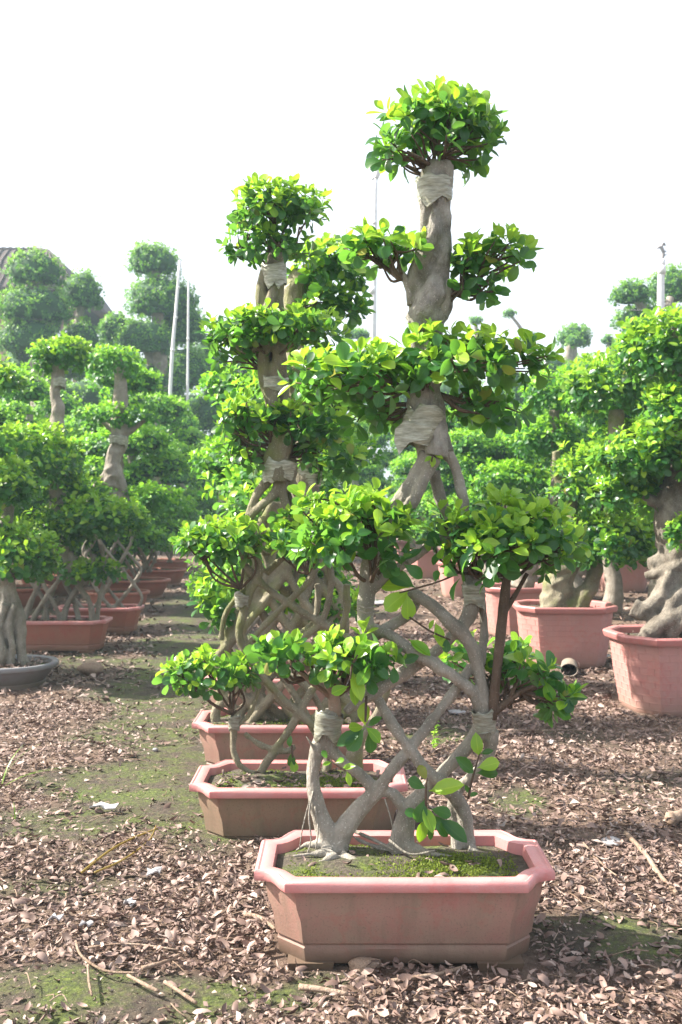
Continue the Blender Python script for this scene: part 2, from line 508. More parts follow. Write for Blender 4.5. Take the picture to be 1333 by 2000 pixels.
def rosettes(p, axis, L, rng, young, kmin=5, kmax=8):
    m = len(p)
    K = kmax
    k = np.arange(K)[None]
    cnt = rng.integers(kmin, kmax + 1, m)[:, None]
    keep = k < cnt
    az = 2.4 * k + rng.uniform(0, 6.28, (m, 1)) + rng.normal(0, .25, (m, K))
    inc = np.radians(np.array([16, 28, 42, 54, 66, 80, 94, 106])[None, :K] + rng.normal(0, 11, (m, K)))
    sz = L * np.array([.55, .78, .92, 1.0, 1.03, 1.0, .97, .9])[None, :K] * rng.uniform(.78, 1.16, (m, K)) * rng.uniform(.85, 1.1, (m, 1))
    a = nrm(axis)
    h = np.where(np.abs(a[:, 2:3]) < .9, np.array([[0, 0, 1.0]]), np.array([[1.0, 0, 0]]))
    e1 = nrm(np.cross(a, h)); e2 = np.cross(a, e1)
    rad = np.cos(az)[..., None] * e1[:, None] + np.sin(az)[..., None] * e2[:, None]
    A = a[:, None]
    d = np.cos(inc)[..., None] * A + np.sin(inc)[..., None] * rad
    n = np.sin(inc)[..., None] * A - np.cos(inc)[..., None] * rad
    d = d + np.array([0, 0, -.12]) * np.sin(inc)[..., None]
    n = n + rng.normal(0, .22, n.shape)
    R = frames(d, n)
    pos = p[:, None] + A * (0.35 * L * (3 - k) / 4)[..., None] + d * (0.08 * L)
    yg = (rng.uniform(0, 1, (m, K)) < young[:, None] * np.array([1, 1, 1, .95, .75, .4, .15, .05])[None, :K])
    return pos[keep], R[keep], sz[keep], yg[keep].astype(int)

def pad(c, r, rng, n, L, young=.92, low=-.35, fill=.3, flat=None, kmin=5, kmax=8, up=.75, lump=.16, ragged=.10):
    """one cloud of foliage: rosettes over an uneven ellipsoid plus older leaves inside. returns leaves, rosette points"""
    c = np.asarray(c, float); r = np.asarray(r, float)
    u = nrm(rng.normal(size=(n * 4, 3)))
    keep = (u[:, 2] > low + rng.normal(0, .12, len(u)))
    u = u[keep][:n]
    sd = rng.uniform(0, 50)
    rad = rng.uniform(.80, 1.06, len(u)) * (1 + lump * fbm(u * 2.0 + sd, 2))
    rad = rad * np.where(rng.uniform(size=len(u)) < ragged, rng.uniform(1.06, 1.2, len(u)), 1)
    p = c + r * u * rad[:, None]
    if flat is not None: p[:, 2] = np.maximum(p[:, 2], c[2] - flat * r[2] + rng.uniform(0, .12, len(p)) * r[2])
    ax = nrm(u / r * r.mean()) + np.array([0, 0, up]) + .38 * rng.normal(size=p.shape)
    yg = young * np.clip(.40 + 1.0 * u[:, 2], .04, 1.3)  # pale new growth gathers on top and carries some top light in colour
    out = Leaves().add(*rosettes(p, ax, L, rng, yg, kmin, kmax))
    m = int(n * fill)
    if m:
        ui = nrm(rng.normal(size=(m, 3))); ui[:, 2] = np.abs(ui[:, 2]) * .9 - .25
        pi = c + r * ui * rng.uniform(.3, .78, (m, 1))
        out.add(*rosettes(pi, nrm(ui) + .6 * rng.normal(size=pi.shape) + [0, 0, .2], L, rng, np.full(m, .08), kmin, kmax))
    return out, p

def leaves_mesh(name, p, R, s, a, lod, mats, off):
    T = TEMPL[lod]
    ti = (np.abs(np.floor(p[:, 0] * 7919 + p[:, 2] * 104729)).astype(np.int64)) % len(T)
    Vs, f3s, f4s, uvs, m3, m4, n = [], [], [], [], [], [], 0
    for t in range(len(T)):
        sel = ti == t
        if not sel.any(): continue
        V, f3, f4, uv = T[t]
        W = np.einsum('nij,vj->nvi', R[sel] * s[sel][:, None, None], V) + (p[sel] - off)[:, None]
        k = len(W); base = n + np.arange(k)[:, None, None] * len(V)
        Vs.append(W.reshape(-1, 3)); uvs.append(np.tile(uv, (k, 1)))
        if len(f3): f3s.append((base + f3[None]).reshape(-1, 3)); m3.append(np.repeat(a[sel], len(f3)))
        if len(f4): f4s.append((base + f4[None]).reshape(-1, 4)); m4.append(np.repeat(a[sel], len(f4)))
        n += k * len(V)
    F, mi = [], []
    if f3s: F.append(np.concatenate(f3s)); mi.append(np.concatenate(m3))
    if f4s: F.append(np.concatenate(f4s)); mi.append(np.concatenate(m4))
    return mesh(name, np.concatenate(Vs), F, mats, np.concatenate(mi), np.concatenate(uvs))

# which leaves show in the picture: nearest first over a coarse grid shared by all trees, front to back
CELL = 13
ZB = np.full((2000 // CELL + 2, 1333 // CELL + 2), 1e9)
def visible(p, R, s):
    ctr = p + R[:, :, 1] * (s * .55)[:, None]
    x, y = proj(ctr)
    d = ctr[:, 1]
    ok = np.zeros(len(p), bool)
    order = np.argsort(d)
    for i in order:
        if 4 < x[i] < 1329 and 4 < y[i] < 1996:
            cx, cy = int(x[i] // CELL), int(y[i] // CELL)
            if d[i] < ZB[cy, cx] + .012:
                ok[i] = True
            hw = max(1, int(s[i] * FPX / d[i] * .22 / CELL))
            sub = ZB[cy:cy + hw, cx:cx + hw]
            np.minimum(sub, d[i], out=sub)
    return ok

def foliage(rt, base, pads, rng, L, lod, single=0, mats=('mature', 'young'), twigs=None, name='foliage_pad', core=False, hideorder=None):
    """pads: dicts for pad(); each pad becomes a part; up to `single` leaves that show are parts of it"""
    built = []
    for pd in pads:
        pd = dict(pd); org = pd.pop('org', None); lab = pd.pop('label', None)
        lv, tips = pad(rng=rng, L=pd.pop('L', L), **pd)
        built.append((lv.cat(), tips, org, pd, lab))
    if single:
        allp = np.concatenate([b[0][0] for b in built]); allR = np.concatenate([b[0][1] for b in built]); alls = np.concatenate([b[0][2] for b in built])
        vis = visible(allp, allR, alls)
        idx = np.where(vis)[0]
        if len(idx) > single:
            px = alls[idx] / allp[idx][:, 1]
            idx = idx[np.argsort(-px)[:single]]
        solo = np.zeros(len(allp), bool); solo[idx] = True
    k = 0
    for (p, R, s, a), tips, org, pd, lab in built:
        n = len(p)
        so_ = solo[k:k + n] if single else np.zeros(n, bool)
        k += n
        me = leaves_mesh(name, p[~so_], R[~so_], s[~so_], a[~so_], lod, [M[mats[0]], M[mats[1]]], base)
        po = link(name, me, rt, 'stuff')
        if lab: po['label'] = lab
        T = TEMPL[lod]
        for i in np.where(so_)[0]:
            t = int(abs(math.floor(p[i, 0] * 7919 + p[i, 2] * 104729))) % len(T)
            o = link('leaf', leaf_me(lod, t, mats[a[i]]), po)
            m4 = np.eye(4); m4[:3, :3] = R[i] * s[i]; m4[:3, 3] = p[i] - base
            o.matrix_local = Matrix(m4.tolist())
        if org is not None and twigs:
            mb = MB()
            og = np.asarray(org, float)
            pick = rng.permutation(len(tips))[:twigs]
            # a few limbs fan out from the origin, thin twigs leave them
            limbs = []
            for q in pick[:7]:
                e = og + (tips[q] - og) * rng.uniform(.62, .8)
                mid = (og + e) / 2 + rng.normal(0, .018, 3) + [0, 0, -.015]
                rr = .0058 * rng.uniform(.8, 1.3)
                mb.add(*tube([[*og, rr * 1.3], [*mid, rr], [*e, rr * .6]], 6, 4))
                limbs.append((mid, e, rr))
            for q in pick:
                best = min(limbs, key=lambda l: np.linalg.norm(l[1] - tips[q]))
                f = rng.uniform(.1, 1)
                st = best[0] * (1 - f) + best[1] * f
                mid = (st + tips[q]) / 2 + rng.normal(0, .012, 3)
                mb.add(*tube([[*st, .0045], [*mid, .0036], [*tips[q], .0022]], 4, 3))
            mb.build('twigs', M['twig'], rt, base, 'stuff')
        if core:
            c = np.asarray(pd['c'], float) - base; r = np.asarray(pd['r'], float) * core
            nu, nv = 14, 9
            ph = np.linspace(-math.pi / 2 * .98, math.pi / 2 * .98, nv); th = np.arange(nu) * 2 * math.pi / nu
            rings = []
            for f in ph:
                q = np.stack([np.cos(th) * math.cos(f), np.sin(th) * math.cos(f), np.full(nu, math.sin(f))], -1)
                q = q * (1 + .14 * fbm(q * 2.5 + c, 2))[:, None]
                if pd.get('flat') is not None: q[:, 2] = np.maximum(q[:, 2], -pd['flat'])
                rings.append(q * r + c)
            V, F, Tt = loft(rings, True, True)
            link('crown_core', mesh('crown_core', V, [F, Tt], M['core']), po, 'stuff')  # solid dark-green core added inside the pad to stop see-through

def fuse(mb, name, matr, parent, base, voxel=0.007, smooth=3, disp=.0035, fr=22):
    """voxel-fuse overlapping limbs into one skin and roughen it"""
    o = mb.build(name, matr, None)
    md = o.modifiers.new('r', 'REMESH'); md.mode = 'VOXEL'; md.voxel_size = voxel
    ms = o.modifiers.new('s', 'SMOOTH'); ms.factor = .5; ms.iterations = smooth
    dg = bpy.context.evaluated_depsgraph_get()
    me = bpy.data.meshes.new_from_object(o.evaluated_get(dg))
    old = o.data
    bpy.data.objects.remove(o); bpy.data.meshes.remove(old)
    n = len(me.vertices)
    co = np.empty(n * 3, np.float32); me.vertices.foreach_get('co', co); co = co.reshape(-1, 3)
    nn = np.empty(n * 3, np.float32); me.vertices.foreach_get('normal', nn); nn = nn.reshape(-1, 3)
    q = co * fr; q[:, 2] *= .45
    co = co + nn * (disp * fbm(q, 3))[:, None] - np.asarray(base, np.float32)
    me.vertices.foreach_set('co', co.astype(np.float32).ravel())
    me.polygons.foreach_set('use_smooth', np.ones(len(me.polygons), bool))
    me.materials.clear(); me.materials.append(matr)
    me.update()
    me.name = name
    return link(name, me, parent)

def limb(mb, pts, D, seg=10, sub=5, wob=.12, end=None):
    """pts: photo pixel polyline (px, py, diameter px[, depth offset m]) at distance D"""
    C = []
    for q in pts:
        d = D + (q[3] if len(q) > 3 else 0)
        x, y, z = P(q[0], q[1], d)
        C.append((x, y, z, q[2] * .5 * d / FPX))
    V, F, T = tube(C, seg, sub, wob, D)
    mb.add(V, F, T)

def twist(mb, pts, D, n, turns, rf, of, seg=9):
    """a trunk grown together from n stems that wind round one another"""
    C = []
    for q in pts:
        x, y, z = P(q[0], q[1], D); C.append((x, y, z, q[2] * .5 * D / FPX))
    C = catmull(C, 5)
    for k in range(n):
        a = 2 * math.pi * (k / n + turns * np.linspace(0, 1, len(C))) + .5 * np.sin(np.linspace(0, 9, len(C)) + k * 2)
        wv = 1 + .16 * np.sin(np.linspace(0, 22, len(C)) + 2.1 * k)
        T = C.copy()
        T[:, 0] += C[:, 3] * of * np.cos(a); T[:, 1] += C[:, 3] * of * np.sin(a)
        T[:, 3] = C[:, 3] * rf * wv
        mb.add(*tube(T, seg, 1, .16, k * 3.1))

def wrap(rt, base, pts, seed, m='wrap'):
    """crinkled plastic film wound round a limb; pts (x,y,z,r)"""
    V, F, T = tube(pts, 20, 5)
    ax = np.asarray(pts)[:, :3].mean(0)
    d = V - ax; d[:, 2] = 0
    d = nrm(d)
    ang = np.arctan2(d[:, 1], d[:, 0])
    k = .0012 * np.sin(ang * 5 + V[:, 2] * 90 + seed) + .0030 * fbm(V * [45, 45, 130] + seed, 3)
    V = V + d * k[:, None]
    zc = V[:, 2].mean(); hh = np.abs(V[:, 2] - zc)
    V[:, 2] += .45 * hh * fbm(np.column_stack([np.cos(ang) * 2.2, np.sin(ang) * 2.2, np.sign(V[:, 2] - zc) * 3 + seed]), 2) + .22 * hh.max() * np.sin(ang + seed)
    return link('plastic_wrap', mesh('plastic_wrap', V - base, [F], M[m]), rt)

def wrap_px(rt, base, px, py, w, h, D, seed, lean=0.0, m='wrap'):
    c = P(px, py, D); s = D / FPX
    r = w * .44 * s
    pts = [(c[0] + lean * s * (k - .5) * h, c[1], c[2] + (.5 - k) * h * s, r * f) for k, f in ((0, 1.02), (.12, 1.06), (.5, 1.0), (.88, .95), (1, .90))]
    return wrap(rt, base, pts, seed, m)

# ------------------------------------------------------------------ the ground
def gz(x, y):
    q = np.stack([np.asarray(x, float), np.asarray(y, float), np.zeros_like(np.asarray(x, float))], -1)
    n = .016 * fbm(q * 1.3, 2) + .006 * fbm(q * 6 + 9, 2)
    return n * np.clip((40 - q[:, 1]) / 20, 0, 1)

# bare or mossy places and deep litter drifts, as seen: px, py, rx, ry, amount
BARE = [(300, 1560, 230, 110, .85), (380, 1440, 120, 120, .95), (390, 1290, 110, 110, 1.0), (430, 1180, 70, 60, .9), (330, 1520, 130, 60, 1.0), (400, 1400, 90, 90, 1.0), (270, 1330, 130, 50, .7), (120, 1610, 190, 45, .95), (300, 1600, 160, 40, .75),
        (420, 1230, 90, 60, .9), (330, 1260, 90, 30, .6), (180, 1660, 140, 25, .6), (1220, 1840, 170, 55, .85), (1010, 1560, 70, 35, .8), (1130, 1920, 60, 30, .5),
        (90, 1930, 160, 45, .75), (330, 1960, 180, 45, .8), (560, 1960, 90, 30, .55), (880, 1420, 90, 50, .6), (640, 1920, 60, 14, .6), (1060, 1810, 60, 30, .5), (400, 1140, 60, 30, .5)]
def bare(x, y, z=None):
    px, py = proj(np.stack([x, y, np.zeros_like(x)], -1))
    b = np.zeros_like(x)
    for cx, cy, rx, ry, w in BARE:
        b = np.maximum(b, w * np.exp(-(((px - cx) / rx) ** 2 + ((py - cy) / ry) ** 2) ** 1.5))
    q = np.stack([x, y, np.zeros_like(x)], -1)
    return np.clip(b + .44 * fbm(q * 2.0 + 3, 3) + .17, 0, 1)

def make_ground():
    xs = np.concatenate([-np.geomspace(150, 6.2, 18), np.linspace(-6, 6, 241), np.geomspace(6.2, 150, 18)])
    ys = np.concatenate([-np.geomspace(60, .5, 8), np.arange(0, 2.2, .4), np.arange(2.2, 9, .045), np.arange(9, 30, .35), np.geomspace(30.5, 150, 16)])
    X, Y = np.meshgrid(xs, ys)
    x, y = X.ravel(), Y.ravel()
    V = np.stack([x, y, gz(x, y)], -1)
    nx, ny = len(xs), len(ys)
    i = (np.arange(ny - 1)[:, None] * nx + np.arange(nx - 1)[None]).ravel()
    F = np.stack([i, i + 1, i + nx + 1, i + nx], -1)
    m, nt, N, L, bs = mat('nursery_soil')
    tc = N.new('ShaderNodeTexCoord'); v = tc.outputs['Object']
    at = N.new('ShaderNodeAttribute'); at.attribute_name = 'bare'
    n1 = noise_node(N, L, 34, 7, .7, v)
    dirt = ramp(N, [(.3, (.022, .017, .012)), (.55, (.07, .052, .036)), (.78, (.17, .125, .09))]); L.new(n1.outputs[0], dirt.inputs[0])
    n2 = noise_node(N, L, 4.3, 7, .72, v)
    n3 = noise_node(N, L, 60, 4, .6, v)
    moss = ramp(N, [(.3, (.025, .036, .010)), (.55, (.078, .106, .016)), (.8, (.185, .225, .032))]); L.new(n3.outputs[0], moss.inputs[0])
    mm = ramp(N, [(.42, 0), (.60, .95)]); L.new(n2.outputs[0], mm.inputs[0])
    ml = N.new('ShaderNodeMath'); ml.operation = 'MULTIPLY'; L.new(mm.outputs[0], ml.inputs[0])
    b2 = ramp(N, [(.35, 0), (.75, 1)]); L.new(at.outputs['Fac'], b2.inputs[0]); L.new(b2.outputs[0], ml.inputs[1])
    col = mixc(N, L, ml.outputs[0], dirt.outputs[0], moss.outputs[0])
    # crumbled leaf between the whole leaves
    vo = N.new('ShaderNodeTexVoronoi'); vo.inputs['Scale'].default_value = 24; L.new(v, vo.inputs['Vector'])
    lt = ramp(N, [(0, (.09, .05, .036)), (.5, (.21, .125, .09)), (1, (.34, .23, .17))]); L.new(vo.outputs['Color'], lt.inputs[0])
    b3 = ramp(N, [(.25, .85), (.6, 0)]); L.new(at.outputs['Fac'], b3.inputs[0])
    col = mixc(N, L, b3.outputs[0], col, mixc(N, L, .45, lt.outputs[0], dirt.outputs[0]))
    n6 = noise_node(N, L, 210, 2, .5, v)
    r6 = ramp(N, [(.68, 0), (.72, .8)]); L.new(n6.outputs[0], r6.inputs[0])
    col = mixc(N, L, r6.outputs[0], col, (.36, .31, .25))
    L.new(col, bs.inputs['Base Color'])
    bs.inputs['Roughness'].default_value = .95
    bump(N, L, n1.outputs[0], .9, .03, bs)
    me = mesh('ground', V, F, m)
    a = me.attributes.new('bare', 'FLOAT', 'POINT')
    a.data.foreach_set('value', bare(x, y).astype(np.float32))
    link('ground', me, None, 'structure')
make_ground()

# ------------------------------------------------------------------ fallen leaves
S_DRY = [(0.0, .02), (.22, .15), (.5, .23), (.78, .2), (1.0, .0)]
S_DRY_LO = [(0.0, .03), (.5, .23), (1.0, .0)]
def dry_template(curl, bend, twist, wid, st=None):
    V, f3, f4, uv = leaf_template(st or S_DRY, 0, 0, wid)
    V = V.copy()
    x, y = V[:, 0].copy(), V[:, 1].copy()
    a = x * curl / .23
    V[:, 0] = np.sin(a) / (curl / .23); V[:, 2] = (1 - np.cos(a)) / (curl / .23)
    V[:, 2] += bend * ((y - .5) ** 2) * 1.4 - bend * .1
    t = twist * (y - .5)
    X, Z = V[:, 0].copy(), V[:, 2].copy()
    V[:, 0] = X * np.cos(t) - Z * np.sin(t); V[:, 2] = X * np.sin(t) + Z * np.cos(t)
    V[:, 1] -= .5
    return V, f3, f4, uv
TEMPL['dry'] = [dry_template(1.3, .5, .6, 1.0), dry_template(2.3, .7, -.5, 1.2), dry_template(.8, -.5, 1.0, 1.05), dry_template(1.7, 1.0, 0.3, .9), dry_template(.5, .35, -.4, 1.15), dry_template(2.6, .3, 1.2, 1.3), dry_template(-1.1, -.6, .5, 1.0)]
TEMPL['dry_lo'] = [dry_template(*a, S_DRY_LO) for a in ((1.3, .5, .6, 1.0), (2.3, .7, -.5, 1.2), (.8, -.5, 1.0, 1.05), (1.7, 1.0, 0.3, .9), (.5, .35, -.4, 1.15), (2.6, .3, 1.2, 1.3))]
M['litter_m'] = M['litter']

POT_SPOTS = []          # (x, y, half width, half depth) kept free of litter
def in_pot(x, y):
    r = np.zeros(len(x), bool)
    for a, b, hx, hy in POT_SPOTS: r |= (np.abs(x - a) < hx) & (np.abs(y - b) < hy)
    return r

def flat_frames(n, rng, tilt):
    az = rng.uniform(0, 2 * math.pi, n)
    d = np.stack([np.cos(az), np.sin(az), rng.normal(0, tilt, n)], -1)
    up = np.where(rng.uniform(size=(n, 1)) < .62, 1.0, -1.0)
    nn = np.stack([rng.normal(0, tilt * 1.6, n), rng.normal(0, tilt * 1.6, n), np.ones(n)], -1) * up
    return frames(d, nn)

def make_litter():
    rng = np.random.default_rng(5)
    def batch(y0, y1, dens, L, lo):
        w = .36 * y1 + 1.4
        n = int((y1 - y0) * 2 * w * dens)
        x, y = rng.uniform(-w, w, n), rng.uniform(y0, y1, n)
        k = np.abs(x) < .36 * y + 1.3
        x, y = x[k], y[k]
        k = (rng.uniform(size=len(x)) > bare(x, y) * 1.0 - .03) & ~in_pot(x, y)
        x, y = x[k], y[k]
        n = len(x)
        s = L * np.clip(np.exp(rng.normal(-.12, .40, n)), .3, 1.6)
        z = gz(x, y) + rng.uniform(.004, .040, n) * np.clip(1.15 - bare(x, y), .15, 1)
        return np.stack([x, y, z], -1), flat_frames(n, rng, .34), s
    A = [batch(2.45, 4.5, 2900, .036, 0), batch(4.5, 7.5, 1700, .042, 0), batch(7.5, 12, 480, .062, 0), batch(12, 26, 70, .10, 0)]
    p = np.concatenate([a[0] for a in A]); R = np.concatenate([a[1] for a in A]); s = np.concatenate([a[2] for a in A])
    # the largest ones in view lie there as leaves of their own
    px, py = proj(p)
    big = s / p[:, 1] * rng.uniform(.8, 1.2, len(s))
    big[(px < 8) | (px > 1325) | (py > 1990)] = 0
    solo = np.zeros(len(p), bool); solo[np.argsort(-big)[:240]] = True
    far = p[:, 1] > 4.3
    for sel, lod, lab in ((~solo & ~far, 'dry', 'brown curled dry leaves littering the ground round the front planters'), (~solo & far, 'dry_lo', 'brown dry leaves littering the ground farther back between the rows')):
        me = leaves_mesh('leaf_litter', p[sel], R[sel], s[sel], np.zeros(sel.sum(), int), lod, [M['litter']], np.zeros(3))
        tag(link('leaf_litter', me, None, 'stuff'), lab, 'leaf litter')
    n = 34000
    y = 2.45 + (9 - 2.45) * rng.uniform(0, 1, n) ** 1.5; x = rng.uniform(-1, 1, n) * (.37 * y + 1.2)
    k = (rng.uniform(size=n) > bare(x, y) * .75) & ~in_pot(x, y); x, y = x[k], y[k]; n = len(x)
    q = np.stack([x, y, gz(x, y) + rng.uniform(.002, .02, n)], -1)
    me = leaves_mesh('leaf_fragments', q, flat_frames(n, rng, .5), rng.uniform(.008, .026, n), np.zeros(n, int), 'xs', [M['litter']], np.zeros(3))
    tag(link('leaf_fragments', me, None, 'stuff'), 'small broken bits of dry leaf between the whole leaves', 'leaf litter')
    mb = MB()
    for _ in range(420):
        y = 2.5 + 5 * rng.uniform() ** 1.4; x = rng.uniform(-1, 1) * (.36 * y + .3)
        if in_pot(np.array([x]), np.array([y]))[0]: continue
        az, ln = rng.uniform(0, 6.28), rng.uniform(.04, .15)
        z = float(gz([x], [y])[0]) + rng.uniform(.012, .035)
        bx_, by_ = rng.normal(0, .012, 2)
        mb.add(*tube([(x, y, z, .0022), (x + ln * .5 * math.cos(az) + bx_, y + ln * .5 * math.sin(az) + by_, z + .008, .002), (x + ln * math.cos(az), y + ln * math.sin(az), z - .004, .0012)], 5, 3))
    tag(mb.build('leaf_stalks', M['stick'], None, kind='stuff'), 'thin broken stalks scattered through the dry leaves', 'leaf litter')
    for i in np.where(solo)[0]:
        t = int(rng.integers(len(TEMPL['dry'])))
        o = link('fallen_leaf', leaf_me('dry', t, 'litter'))
        m4 = np.eye(4); m4[:3, :3] = R[i] * s[i]; m4[:3, 3] = p[i] + [0, 0, .008]
        o.matrix_world = Matrix(m4.tolist())
        tag(o, 'single brown curled dry leaf lying on top of the leaf litter', 'fallen leaf', 'dry leaves fallen over the ground')

# ------------------------------------------------------------------ pots
def chamfer_outline(a, b, c, ogee=0.0, m=7):
    """octagon with cut corners; ogee > 0 hollows the cuts"""
    pts = []
    corners = [((a, -(b - c * 1.05)), (a - c, -b)), ((-(a - c), -b), (-a, -(b - c * 1.05))), ((-a, b - c * 1.05), (-(a - c), b)), ((a - c, b), (a, b - c * 1.05))]
    for k, (s, e) in enumerate(corners):
        s, e = np.array(s), np.array(e)
        d = e - s
        inn = np.array([d[1], -d[0]]) / np.linalg.norm(d)
        if inn.dot(-(s + e)) < 0: inn = -inn
        for t in np.linspace(0, 1, m):
            tt = t if k % 2 == 0 else 1 - t
            # flat near the side, hollow near the long edge
            off = ogee * (math.sin(math.pi * tt) + .35 * math.sin(2 * math.pi * tt))
            pts.append(s + d * t + inn * off)
        # points along the following straight run
        nx = np.array(corners[(k + 1) % 4][0])
        for t in np.linspace(0, 1, 6)[1:-1]: pts.append(e + (nx - e) * t)
    pts = np.array(pts)
    return pts[::-1]

def ring(o, z, sx=1, sy=None):
    sy = sx if sy is None else sy
    return np.column_stack([o[:, 0] * sx, o[:, 1] * sy, np.full(len(o), z)])

def ellipse(a, b, n=48, sq=2.0):
    t = -np.arange(n) * 2 * math.pi / n
    c, s = np.cos(t), np.sin(t)
    return np.column_stack([a * np.sign(c) * np.abs(c) ** (2 / sq), b * np.sign(s) * np.abs(s) ** (2 / sq)])

def octagon(a, k=.42, per=6):
    v = np.array([(a, -a * k), (a * .66, -a * .86), (-a * .66, -a * .86), (-a, -a * k), (-a, a * k), (-a * .66, a * .86), (a * .66, a * .86), (a, a * k)])
    pts = []
    for i in range(8):
        p, q = v[i], v[(i + 1) % 8]
        for t in np.linspace(0, 1, per, endpoint=False):
            pts.append(p + (q - p) * (.06 + .88 * t / (1 - 1 / per)) if True else 0)
    return np.array(pts)[::-1]

def grow(o, d):
    """offset an outline outwards by d metres (about)"""
    r = np.linalg.norm(o, axis=1)[:, None]
    return o * (1 + d / r)

def soil(rt, inner, z, rng, m, mound=.02, name='soil'):
    n = len(inner)
    rings = []
    fs = np.linspace(1, .04, 13)
    for f in fs:
        q = ring(inner * f, z)
        q[:, 2] += mound * (1 - f ** 2) + .013 * fbm(np.column_stack([q[:, :2] * 9 + rng.uniform(0, 1), np.zeros(n)]), 3) * min(1, (1 - f) * 6 + .3)
        rings.append(q)
    V, F, T = loft(rings, False, True)
    link(name, mesh(name, V, [F[:, ::-1], T[:, ::-1]], M[m]), rt)

def moss_tufts(rt, inner, z, rng, n, mound=.02, dry=120, bx=(-1, 1)):
    """short moss fronds and a few fallen leaves on the soil of a pot"""
    lim = np.abs(inner).max(0)
    x = rng.uniform(-1, 1, n) * lim[0] * .93; y = rng.uniform(-1, 1, n) * lim[1] * .9
    q = np.column_stack([x, y, np.zeros(n)])
    k = (fbm(q * 5 + 3, 2) + rng.normal(0, .22, n) + .9 * np.abs(x) / lim[0] > .62) & (np.abs(x) / lim[0] + np.abs(y) / lim[1] < 1.55)
    q = q[k]; n = len(q)
    r2 = np.clip((q[:, 0] / lim[0]) ** 2 + (q[:, 1] / lim[1]) ** 2, 0, 1)
    q[:, 2] = z + mound * (1 - r2) + .004 * rng.normal(size=n)
    d = np.column_stack([rng.normal(0, .8, (n, 2)), rng.uniform(.2, 1, n)])
    me = leaves_mesh('moss', q, frames(d, rng.normal(size=(n, 3))), rng.uniform(.005, .012, n), np.zeros(n, int), 'xs', [M['moss']], np.zeros(3))
    link('moss', me, rt, 'stuff')
    if dry:
        x = rng.uniform(-1, 1, dry) * lim[0] * .9; y = rng.uniform(-1, 1, dry) * lim[1] * .85
        k = np.abs(x) / lim[0] + np.abs(y) / lim[1] < 1.5
        q = np.column_stack([x, y, np.full(dry, z + mound * .6 + .012)])[k]
        me = leaves_mesh('dry_leaves', q, flat_frames(len(q), rng, .3), rng.uniform(.025, .06, len(q)), np.zeros(len(q), int), 'dry', [M['litter']], np.zeros(3))
        link('dry_leaves', me, rt, 'stuff')

def tray(loc, label, h=.31, a=.488, b=.258, group=None, sunk=0.0, body='body', rim='rim', feet=True, rng=None, soilm='soil', moss=0, dry=60, rot=0, name='bonsai_planter'):
    """long cut-cornered planter"""
    rt = root(name, (loc[0], loc[1], -sunk), label, 'planter', group)
    rt.rotation_euler = (0, 0, rot)
    c = .105
    ro = chamfer_outline(a, b, c, .022)
    bo = chamfer_outline(a - .030, b - .030, c * .95)
    t = .045
    # body: foot band, groove, tapering wall
    prof = [(.022, .885), (.030, .893), (.072, .905), (.078, .897), (.084, .897), (.090, .915), (.16, .935), (h - .10, .972), (h - .03, .992)]
    rings = [ring(bo, .034, .80, .78)] + [ring(bo, z, s, 1 - (1 - s) * 1.6) for z, s in prof]
    V, F, T = loft(rings, True)
    V[:, :2] *= (1 + .0035 * fbm(np.column_stack([V[:, :2] * 6, V[:, 2] * 6]), 2))[:, None]
    link('body', mesh('body', V, [F, T], M[body], sharp=32), rt)
    # rim with a raised lip line
    def off(d): return grow(ro, d)
    R = [ring(off(-.035), h - .034), ring(off(-.004), h - .036), ring(off(0), h - .030), ring(off(0), h - .010), ring(off(-.005), h - .003), ring(off(-.012), h), ring(off(-.018), h - .003), ring(off(-.024), h - .001)]
    inn = chamfer_outline(a - .058, b - .055, c * .82, .010)
    R += [ring(grow(inn, .012), h - .001), ring(inn, h - .006), ring(grow(inn, -.004), h - .07)]
    V, F = loft(R)
    link('rim', mesh('rim', V, F, M[rim], sharp=40), rt)
    if feet:
        fme = None
        for sx in (-1, 1):
            for sy in (-1, 1):
                V, F = box(0, 0, 0, .15, .10, .028)
                if fme is None:
                    V[V[:, 2] < 0, :2] *= .9
                    fme = mesh('foot', V, F, M[body], smooth=False)
                f = link('foot', fme, rt); f.location = (sx * (a - .185), sy * (b - .105), .015)
    soil(rt, grow(inn, -.004), h - .040, rng, soilm, .014)
    if moss: moss_tufts(rt, grow(inn, -.02), h - .039, rng, moss, .014, dry)
    if not sunk or sunk < .05: pass
    POT_SPOTS.append((loc[0], loc[1], a * .9, b * .85))
    return rt

def oval(loc, label, a, b, h, m='terra', group=None, rng=None, sq=2.3, dry=0, moss=0, name='oval_planter'):
    rt = root(name, (loc[0], loc[1], 0), label, 'planter', group)
    o = ellipse(a, b, 52, sq)
    prof = [(.0, .80), (.03, .80), (.036, .785), (.05, .80), (h * .5, .88), (h - .05, .925)]
    V, F, T = loft([ring(o, z, s) for z, s in prof], True)
    link('body', mesh('body', V, [F, T], M[m], sharp=40), rt)
    V, F = loft([ring(o, h - .052, .93), ring(o, h - .047, .985), ring(o, h - .036, 1.0), ring(o, h - .010, 1.0), ring(o, h - .002, .985), ring(o, h, .965), ring(o, h - .002, .93), ring(o, h - .01, .90), ring(o, h - .07, .88)])
    link('rim', mesh('rim', V, F, M[m], sharp=50), rt)
    soil(rt, o * .89, h - .045, rng, 'soil_dry' if dry > 100 else 'soil', .03)
    if dry or moss: moss_tufts(rt, o * .86, h - .043, rng, max(moss, 30), .03, dry)
    POT_SPOTS.append((loc[0], loc[1], a * .9, b * .85))
    return rt

